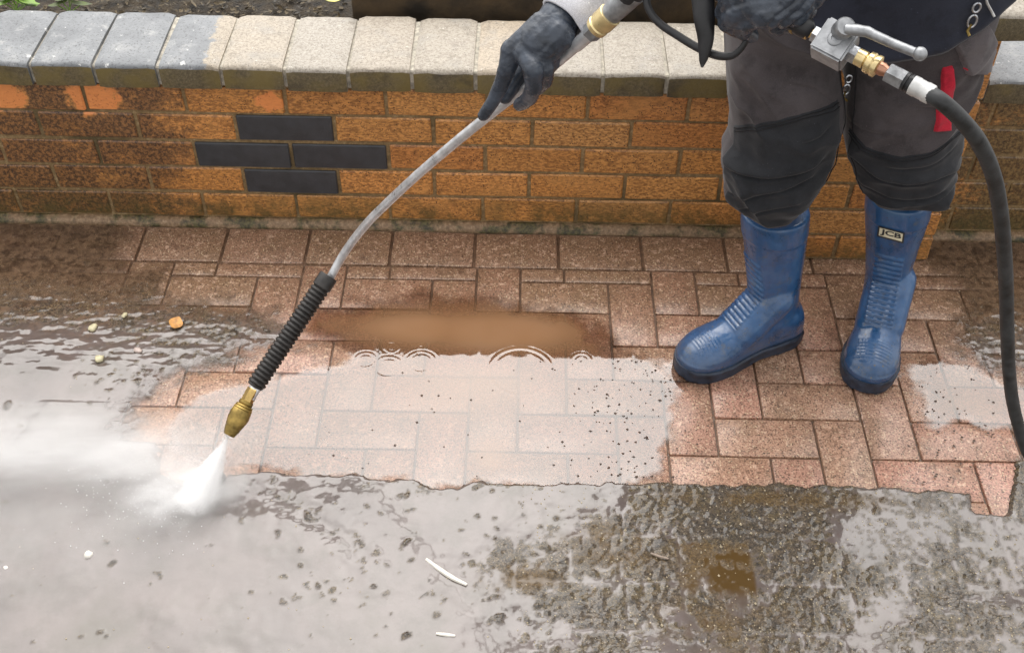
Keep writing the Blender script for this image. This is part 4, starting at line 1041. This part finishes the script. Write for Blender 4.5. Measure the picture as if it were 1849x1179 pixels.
def on_jacket(px, py, off=.008):
    T, Z = np.meshgrid(np.linspace(-1.2, 1.5, 160), np.linspace(.72, 1.1, 160), indexing='ij'); Q = jk(T, Z); D_ = Q-CAM; dd_ = D_@FW
    k = np.argmin((PW/2+FPX*(D_@RT)/dd_-px)**2+(PH/2-FPX*(D_@UP)/dd_-py)**2); q_ = Q.reshape(-1, 3)[k]; v_ = CAM-q_; return q_+v_/np.linalg.norm(v_)*off
zip_pull(on_jacket(1764, 4, .010), on_jacket(1750, 66, .012), 0, 1.5)
q = [on_jacket(1781, -6), on_jacket(1783, 6), on_jacket(1789, 20), on_jacket(1796, 32)]
tube('drawcord', [V(p) for p in spline(q, 4)], .0022, M['white_steel'], person, 7)
def sleeve(name, a, b, c, r, m, cuff):
    pts = [V(p) for p in spline([a, a*.5+b*.5, b, b*.5+c*.5, c], 6)]; n = len(pts); ns = 40
    rad = np.interp(np.linspace(0, 1, n), [0, .25, .5, .75, 1], r)
    vs, fs = tube_data(pts, list(rad), ns, False); P = np.array([tuple(v) for v in vs])
    ii = np.arange(len(P)); ring_, k_ = ii//ns, ii % ns; ctr = np.array([tuple(pts[i]) for i in ring_]); nr = P-ctr; nr /= np.linalg.norm(nr, axis=1)[:, None]
    f = .007*(fbm(ring_*.55, np.sin(k_/ns*2*math.pi)*1.2+3, 71, 3)-.5)*2
    P = P+nr*f[:, None]
    # turned cuff
    last = P[-ns:]; cc = last.mean(0); P = np.concatenate([P, cc+(last-cc)*.90, cc+(last-cc)*.86-np.array(pts[-1]-pts[-3])/np.linalg.norm(np.array(pts[-1]-pts[-3]))*.02])
    F = np.array(list(fs)); e = len(pts)*ns
    ex = np.array([(e-ns+k, e-ns+(k+1) % ns, e+(k+1) % ns, e+k) for k in range(ns)]+[(e+k, e+(k+1) % ns, e+ns+(k+1) % ns, e+ns+k) for k in range(ns)])
    return np_mesh(name, P, np.concatenate([F, ex]), m, person, True)
cR = V(far(1016, 40, 1.695))
sleeve('sleeve', SHR, ELR, cR, [.082, .072, .064, .055, .0395], M['sleeve'], True)
sleeve('sleeve', SHL, ELL, wl, [.082, .072, .064, .052, .042], M['jacket'], True)

# ---- gloved hands
def hp_(px, py, d): return V(far(px, py, d))
def glove(shells, seed, wr_amp=.0012):
    me = fuse(shells, .0017, 5, .5); P = get_co(me); N_ = get_no(me)
    D = wr_amp*(1-np.abs(2*fbm(P[:, 0]*55+P[:, 2]*30, P[:, 2]*70+P[:, 1]*40, seed, 3)-1))-wr_amp*.6
    set_co(me, P+N_*D[:, None]); me.shade_smooth(); return me
def seq(*p): return chain([(hp_(x, y, d), r) for x, y, d, r in p])
# right hand: index laid along the tube, the others hooked round it
sh = []
sh += seq((1012, 32, 1.695, .030), (1000, 52, 1.69, .031), (975, 74, 1.685, .030))
sh += seq((985, 55, 1.69, .028), (928, 92, 1.70, .0185))
sh += seq((995, 58, 1.685, .028), (950, 96, 1.685, .019))
sh += seq((1005, 60, 1.68, .026), (972, 97, 1.678, .018))
sh += seq((1012, 66, 1.68, .022), (993, 94, 1.684, .0155))
sh += seq((925, 92, 1.70, .0175), (917, 120, 1.705, .0140), (906, 152, 1.722, .0118), (890, 184, 1.738, .0102), (873, 209, 1.755, .0088))   # index
sh += seq((950, 96, 1.685, .0175), (963, 126, 1.668, .0150), (964, 158, 1.690, .0128), (956, 178, 1.722, .0115), (938, 190, 1.752, .0102))   # middle, over the tube
sh += seq((974, 97, 1.678, .0165), (984, 124, 1.684, .0135), (985, 146, 1.712, .0115), (972, 160, 1.738, .0102))            # ring
sh += seq((994, 92, 1.684, .0145), (999, 112, 1.706, .0115), (988, 128, 1.734, .0098), (972, 138, 1.745, .0088))            # little
sh += seq((1000, 66, 1.71, .022), (955, 112, 1.755, .0150), (930, 148, 1.768, .0128), (912, 176, 1.775, .0110))            # thumb, far side of the tube
link('glove', glove(sh, 5), M['glove'], person, None, True)
# left hand: closed round the grip of the trigger gun
sh = []
sh += seq((1470, -66, 1.53, .031), (1455, -30, 1.515, .034), (1425, -12, 1.50, .034))
for (x0, y0, x1, y1) in ((1440, -28, 1372, -34), (1440, -14, 1358, -10), (1436, 0, 1362, 10), (1428, 12, 1378, 24)):
    sh += seq((x0, y0, 1.50, .026), (x1, y1, 1.485, .019))
sh += seq((1372, -34, 1.485, .0165), (1330, -24, 1.50, .0140), (1312, -4, 1.53, .0120), (1322, 14, 1.552, .0105))
sh += seq((1358, -10, 1.485, .0165), (1322, 2, 1.498, .0145), (1308, 24, 1.528, .0125), (1324, 38, 1.552, .0108))
sh += seq((1362, 10, 1.485, .0165), (1330, 24, 1.496, .0148), (1314, 42, 1.522, .0128), (1332, 54, 1.548, .0110))
sh += seq((1378, 24, 1.487, .0155), (1350, 40, 1.498, .0135), (1340, 56, 1.522, .0115), (1356, 64, 1.545, .0098))
sh += seq((1440, -22, 1.52, .022), (1452, 18, 1.55, .0150), (1430, 40, 1.565, .0125), (1405, 50, 1.57, .0108))
gl = glove(sh, 15, .0018); P = get_co(gl); N_ = get_no(gl); d0 = P-CAM; px_ = PW/2+FPX*(d0@RT)/(d0@FW); py_ = PH/2-FPX*(d0@UP)/(d0@FW)
t_ = (px_-1395)*.80+(py_-20)*.60; set_co(gl, P+N_*(.0030*(np.abs(np.sin(t_/5.2+1.2*np.sin((py_-px_*.6)/22)))-.5)*sstep(0, 16, t_)*sstep(100, 70, t_))[:, None])
link('glove', gl, M['glove'], person, None, True)

# ------------------------------------------------------------------ pressure lance
lance = empty('pressure_lance', V(far(1000, 130, 1.725)))
tag(lance, 'grey bent pressure washer lance with ribbed black sleeve and brass nozzle', 'pressure washer lance')
def F(px, py, d): return far(px, py, d)
TUBE = [F(1062, 65, 1.655), F(1002, 116, 1.715), F(930, 172, 1.785), F(870, 219, 1.85), F(817, 262, 1.91), F(746, 323, 2.01), F(695, 371, 2.09), F(665, 401, 2.145), F(638, 434, 2.20), F(616, 466, 2.235), F(596, 502, 2.255), F(575, 533, 2.26), F(465, 700, 2.265), F(452, 720, 2.265)]
tube('lance_tube', [V(p) for p in spline(TUBE, 6)], .0080, M['lance'], lance, 18)
tube('lance_collar', [V(F(1040, 84, 1.678)), V(F(1044, 80, 1.674)), V(F(1068, 59, 1.650))], [.0092, .0098, .0102], M['lance'], lance, 18)
sa, sb = V(F(594, 498, 2.255)), V(F(460, 698, 2.27)); sd3 = (sb-sa); sl_ = sd3.length; sd3.normalize()
# ribbed sleeve: plain collar then a helix of ribs
pf = [(0, .0095), (0, .0175), (.004, .0186), (.026, .0186), (.028, .0165)]
nr = 24; rl = (sl_-.034)/nr
for i in range(nr):
    t = .030+rl*i; pf += [(t, .0150), (t+rl*.12, .0168), (t+rl*.3, .0182), (t+rl*.55, .0185), (t+rl*.78, .0172), (t+rl*.9, .0152)]
pf += [(sl_-.003, .0165), (sl_, .0150), (sl_, .0082)]
lathe('ribbed_sleeve', sa, sd3, pf, M['grip'], lance, 28)
na, nb = V(F(458, 702, 2.266)), V(F(413, 786, 2.268)); nd3 = nb-na; nl = nd3.length; nd3.normalize()
lathe('nozzle_stem', na-nd3*.006, nd3, [(0, .0085), (.004, .0095), (.010, .0105)], M['white_steel'], lance, 16)
lathe('nozzle_nut', na, nd3, [(0, .0108), (.002, .0120), (.026, .0120), (.028, .0105)], M['brass'], lance, 6, False)
q0 = .026
lathe('nozzle', na+nd3*q0, nd3, [(0, .0118), (.001, .0138), (.006, .0140), (.0075, .0128), (.0095, .0165), (.0115, .0175), (.0132, .0162), (.0148, .0180), (.0168, .0190), (.0185, .0178), (.020, .0188), (.030, .0200), (.040, .0192), (.052, .0165), (.056, .0150), (.0565, .0156), (.060, .0150), (nl-q0-.002, .0112), (nl-q0, .0098), (nl-q0, .0045), (nl-q0-.004, .0040)], M['old_brass'], lance, 26)
# couplings between tube and gun
ca, cb = V(F(1064, 63, 1.652)), V(F(1145, -14, 1.60)); cd = cb-ca; cl = cd.length; cd.normalize()
lathe('coupling_nut', ca, cd, [(0, .0105), (.001, .0138), (.013, .0142), (.014, .0125)], M['alu'], lance, 6, False)
lathe('quick_coupling', ca+cd*.014, cd, [(0, .0110), (.001, .0160), (.007, .0165), (.009, .0150), (.012, .0150), (.014, .0172), (.032, .0172), (.033, .0150)], M['pale_brass'], lance, 22)
lathe('swivel', ca+cd*.046, cd, [(0, .0120), (.001, .0150), (.022, .0160), (.040, .0165), (cl-.046, .0170)], M['alu'], lance, 20)
# gun: body, grip, trigger and its guard
gb = [F(1136, -8, 1.603), F(1185, -52, 1.58), F(1245, -72, 1.56), F(1310, -62, 1.545), F(1360, -26, 1.53), F(1405, 14, 1.52), F(1452, 50, 1.508)]
gsh = chain([(V(p), r) for p, r in zip(spline(gb, 4), np.interp(np.linspace(0, 1, len(gb)*4-3), [0, .2, .45, .7, 1], [.017, .022, .024, .019, .014]))])
gsh += chain([(V(F(1215, -40, 1.565)), .018), (V(F(1290, -22, 1.55)), .015), (V(F(1345, 8, 1.535)), .014)])
link('gun_body', fuse(gsh, .0028, 5, .5), M['black'], lance, None, True)
tg = [F(1268, -34, 1.545), F(1272, 6, 1.54), F(1274, 40, 1.538), F(1276, 72, 1.54), F(1273, 98, 1.542), F(1268, 122, 1.545)]
tp = spline(tg, 5); tw = np.interp(np.linspace(0, 1, len(tp)), [0, .35, .7, .9, 1], [.017, .0155, .010, .006, .0018]); td = np.interp(np.linspace(0, 1, len(tp)), [0, .5, 1], [.010, .007, .002])
vs, fs = [], []
for p, a, b in zip(tp, tw, td):
    for k in range(14):
        an = 2*math.pi*k/14; vs.append(p+RT*a*math.cos(an)*(1 if math.cos(an) < 0 else .8)+FW*b*math.sin(an))
for i in range(len(tp)-1):
    for k in range(14): fs.append((i*14+k, i*14+(k+1) % 14, (i+1)*14+(k+1) % 14, (i+1)*14+k))
fs += [tuple(range(14)), tuple((len(tp)-1)*14+k for k in reversed(range(14)))]
mesh('trigger', vs, fs, M['black'], lance, None, True)
gd = [F(1166, -20, 1.59), F(1170, 14, 1.585), F(1190, 42, 1.58), F(1225, 66, 1.572), F(1262, 88, 1.56), F(1296, 101, 1.548), F(1322, 101, 1.54), F(1340, 86, 1.535), F(1352, 62, 1.53), F(1358, 36, 1.53)]
gp = spline(gd, 5); tube('trigger_guard', [V(p) for p in gp], list(np.interp(np.linspace(0, 1, len(gp)), [0, .55, .8, 1], [.0052, .0055, .0040, .0022])), M['black'], lance, 10)
# inlet: couplings, ball valve with lever, hose ferrule
va, vb = V(F(1440, 46, 1.512)), V(F(1682, 172, 1.478)); vd = vb-va; vl = vd.length; vd.normalize(); mm = vl/272.0
def seg(name, t0, prof, m, n=22, sm=True): return lathe(name, va+vd*(t0*mm), vd, [(t*mm, r*mm*.92) for t, r in prof], m, lance, n, sm)
seg('inlet_ring', -8, [(0, 12), (1, 20), (7, 21), (9, 17)], M['old_brass'])
seg('inlet_coupling', 0, [(0, 14), (1, 18.5), (12, 19), (14, 16.5), (16, 19), (26, 18), (27, 12), (34, 11.5)], M['brass'], 8, False)
seg('inlet_nut', 33, [(0, 12), (1, 17.5), (17, 17.5), (18, 14)], M['steel'], 6, False)
vx, vy, _ = frame_from(vd)
nrm = Vector(-FW); nrm = (nrm-vd*nrm.dot(vd)).normalized(); sid = vd.cross(nrm).normalized()
if sid.z < 0: sid = -sid
bm = bmesh.new(); bmesh.ops.create_cube(bm, size=1)
for v in bm.verts: v.co = Vector((v.co.x*64, v.co.y*66, v.co.z*52))*mm
bmesh.ops.bevel(bm, geom=list(bm.edges), offset=.0026, segments=2, affect='EDGES')
vm = bpy.data.meshes.new('valve_body'); bm.to_mesh(vm); bm.free(); vm.shade_smooth(); vm.set_sharp_from_angle(angle=math.radians(30))
vc = va+vd*(78*mm)
vm.transform(Matrix((vd, sid, vd.cross(sid))).transposed().to_4x4())
vo = link('valve_body', vm, M['alu'], lance, vc)
lathe('valve_boss', vc+sid*30*mm+nrm*2*mm, sid, [(0, .0125), (.004, .0125), (.005, .0105), (.010, .0105), (.011, .0085)], M['alu'], vo, 20)
for sgn in (0,):
    lathe('valve_plug', vc+nrm*25*mm, nrm, [(0, .009), (.0022, .009), (.003, .0075), (.0032, .0045), (.0018, .004)], M['alu'], vo, 20)
seg('outlet_collar', 103, [(0, 17), (1, 19), (21, 19), (22, 15)], M['steel'], 6, False)
seg('outlet_coupling', 123, [(0, 13), (1, 17), (17, 17), (18, 13), (21, 14), (22, 21), (30, 22), (33, 20), (36, 22), (43, 22), (45, 17)], M['pale_brass'])
seg('outlet_stem', 166, [(0, 12), (1, 13.5), (10, 13.5), (16, 11), (20, 11)], M['copper'])
seg('hose_nut', 184, [(0, 14), (2, 20), (34, 20.5), (36, 17)], M['alu'], 6, False)
seg('seal_ring', 219, [(0, 15), (1, 19), (5, 19), (6, 16), (8, 16), (9, 19), (13, 19), (14, 15)], M['black'])
seg('hose_ferrule', 232, [(0, 16), (1, 19), (12, 19.5), (14, 18.5), (26, 18.5), (28, 19.5), (40, 19), (42, 16)], M['white_steel'])
lv0 = V(F(1524, 52, 1.478))
tube('lever_hub', [lv0+Vector(FW)*.012, lv0-Vector(FW)*.006, lv0-Vector(FW)*.009], [.0125, .0125, .010], M['alu'], vo, 18)
lp = [F(1527, 54, 1.472), F(1545, 55, 1.470), F(1566, 58, 1.468), F(1578, 64, 1.467), F(1618, 82, 1.460), F(1656, 97, 1.455)]
tube('lever', [V(p) for p in lp], [.0068, .0072, .0066, .0060, .0058, .0056], M['alu'], vo, 12)
bm = bmesh.new(); bmesh.ops.create_uvsphere(bm, u_segments=16, v_segments=10, radius=.0085); lm2 = bpy.data.meshes.new('lever_knob'); bm.to_mesh(lm2); bm.free()
link('lever_knob', lm2, M['alu'], vo, V(F(1661, 98, 1.454)), True)

# ------------------------------------------------------------------ hose
hs = [V(vb-vd*.012), V(F(1700, 184, 1.475)), V(F(1735, 216, 1.50)), V(F(1768, 258, 1.54)), V(F(1793, 315, 1.60)), V(F(1806, 380, 1.67)), V(F(1813, 450, 1.75)), V(F(1817, 520, 1.84)), V(F(1819, 600, 1.93)), V(F(1823, 680, 2.02)), V(F(1834, 750, 2.12)), V(F(1862, 830, 2.22)), V(F(1925, 915, 2.30)), V(onz(2010, 985, .013)), V(onz(2120, 1030, .0115)), V(onz(2300, 1040, .0115))]
hose = tube('hose', [V(p) for p in spline(hs, 10)], .0102, M['hose'], None, 16); tag(hose, 'thick black rubber hose hanging in a curve from the valve at the right', 'hose')

# ------------------------------------------------------------------ water jet and mist (bounded air volumes)
def vol_mat(name, dens, kind, fall=1.5, nscale=30, col=(1, 1, 1)):
    m = Mat(name); m.t.nodes.remove(m.b); v = m.n('VolumePrincipled'); v.inputs['Color'].default_value = (*col, 1); v.inputs['Anisotropy'].default_value = 0
    o = m.n('TexCoord').outputs['Object']; x, y, z = m.xyz(o)[:3]
    n = m.noise(o, nscale, 4, .6)
    if kind == 'cone':   # object z: 0 at the tip, 1 at the ground; radius grows with z
        r = m.math('SQRT', m.math('ADD', m.math('MULTIPLY', x, x), m.math('MULTIPLY', y, y)))
        q = m.math('DIVIDE', r, m.math('MULTIPLY_ADD', z, .95, .05))
        mp = m.n('Mapping'); m.put(mp.inputs['Vector'], o); mp.inputs['Scale'].default_value = (1, 1, .22)
        cz = m.n('CombineXYZ'); dz = m.math('MULTIPLY_ADD', z, .95, .05); m.put(cz.inputs[0], m.math('DIVIDE', x, dz)); m.put(cz.inputs[1], m.math('DIVIDE', y, dz)); m.put(cz.inputs[2], m.math('MULTIPLY', z, 1.6))
        st = m.noise(cz.outputs[0], 4.5, 5, .75)
        d = m.math('MULTIPLY', m.mr(q, 1., .1), m.math('MULTIPLY', m.mr(st, .38, .62, .04, 1), m.mr(n, .3, .6, .5, 1)))
        d = m.math('MULTIPLY', d, m.mr(z, 0, 1, 1.6, .55))
    else:
        l = m.n('VectorMath', operation='LENGTH'); m.put(l.inputs[0], o)
        d = m.math('POWER', m.mr(l.outputs['Value'], 1., 0.), fall); d = m.math('MULTIPLY', d, m.mr(n, .35, .7, .15, 1.2))
    m.put(v.inputs['Density'], m.math('MULTIPLY', d, dens)); m.t.links.new(v.outputs[0], m.o.inputs['Volume']); return m.m
tip, hit = V(F(412, 787, 2.268)), V(onz(352, 912, .002)); ax3 = hit-tip; jl = ax3.length
bm = bmesh.new(); vs, fs = [], []
x3, y3, d3 = frame_from(ax3)
prof = [(0, .06), (.1, .15), (.5, .56), (1.0, 1.02)]
for t, r in prof:
    for k in range(20): vs.append((r*math.cos(2*math.pi*k/20), r*math.sin(2*math.pi*k/20), t))
for i in range(3):
    for k in range(20): fs.append((i*20+k, i*20+(k+1) % 20, (i+1)*20+(k+1) % 20, (i+1)*20+k))
fs += [tuple(reversed(range(20))), tuple(60+k for k in range(20))]
bm.free()
jet = mesh('water_jet', vs, fs, vol_mat('jet_spray', 520, 'cone', nscale=9)); tag(jet, 'white water jet fanning from the brass nozzle onto the paving', None, None, 'stuff')
jr = .052
jet.matrix_world = Matrix.Translation(tip) @ Matrix((x3*jr, y3*jr, d3*jl)).transposed().to_4x4()
DV, DF = [], []
ico = bmesh.new(); bmesh.ops.create_icosphere(ico, subdivisions=1, radius=1); ico.verts.index_update()
iv = [v.co.copy() for v in ico.verts]; iff = [tuple(v.index for v in f.verts) for f in ico.faces]; ico.free()
for i in range(520):
    c = hit+Vector((-abs(rnd.gauss(0, .11))+rnd.gauss(0, .03), rnd.gauss(0, .06), abs(rnd.gauss(0, .030))+.002)); r = rnd.uniform(.0005, .0013)
    if rnd.random() < .35: t = rnd.random(); c = tip+ax3*t+(x3*rnd.gauss(0, .4)+y3*rnd.gauss(0, .4))*jr*(.1+t)*1.3; c.z = max(c.z, .003)
    n = len(DV); DV += [v*r+c for v in iv]; DF += [tuple(k+n for k in f) for f in iff]
dm = simple('water_drop', (.85, .87, .88), .08, 0, .02); tag(mesh('spray_drops', DV, DF, dm, None, None, True), 'flying droplets around the jet', None, None, 'stuff')
def mist(label, c, r, rot, dens, fall=1.4, ns=2.2):
    bm = bmesh.new(); bmesh.ops.create_icosphere(bm, subdivisions=3, radius=1); me = bpy.data.meshes.new('mist'); bm.to_mesh(me); bm.free()
    o = link('mist', me, vol_mat('mist', dens, 'ball', fall, ns), None, c); o.scale = r; o.rotation_euler = (0, 0, rot); tag(o, label, None, None, 'stuff'); return o
p = onz(330, 890, .03); mist('spray bursting up where the jet hits the paving', (p[0], p[1], .03), (.17, .10, .065), .3, 60, 1.3)
p = onz(20, 812, .05); mist('drifting mist blown to the left of the jet', (p[0], p[1], .06), (.62, .15, .062), .08, 27, 1.25)
p = onz(235, 835, .05); mist('soft mist joining the jet to the drifting mist', (p[0], p[1], .05), (.20, .10, .055), .2, 22, 1.3)
p = onz(150, 930, .04); mist('thin mist over the standing water', (p[0], p[1], .05), (.52, .28, .05), .1, 6., 1.)
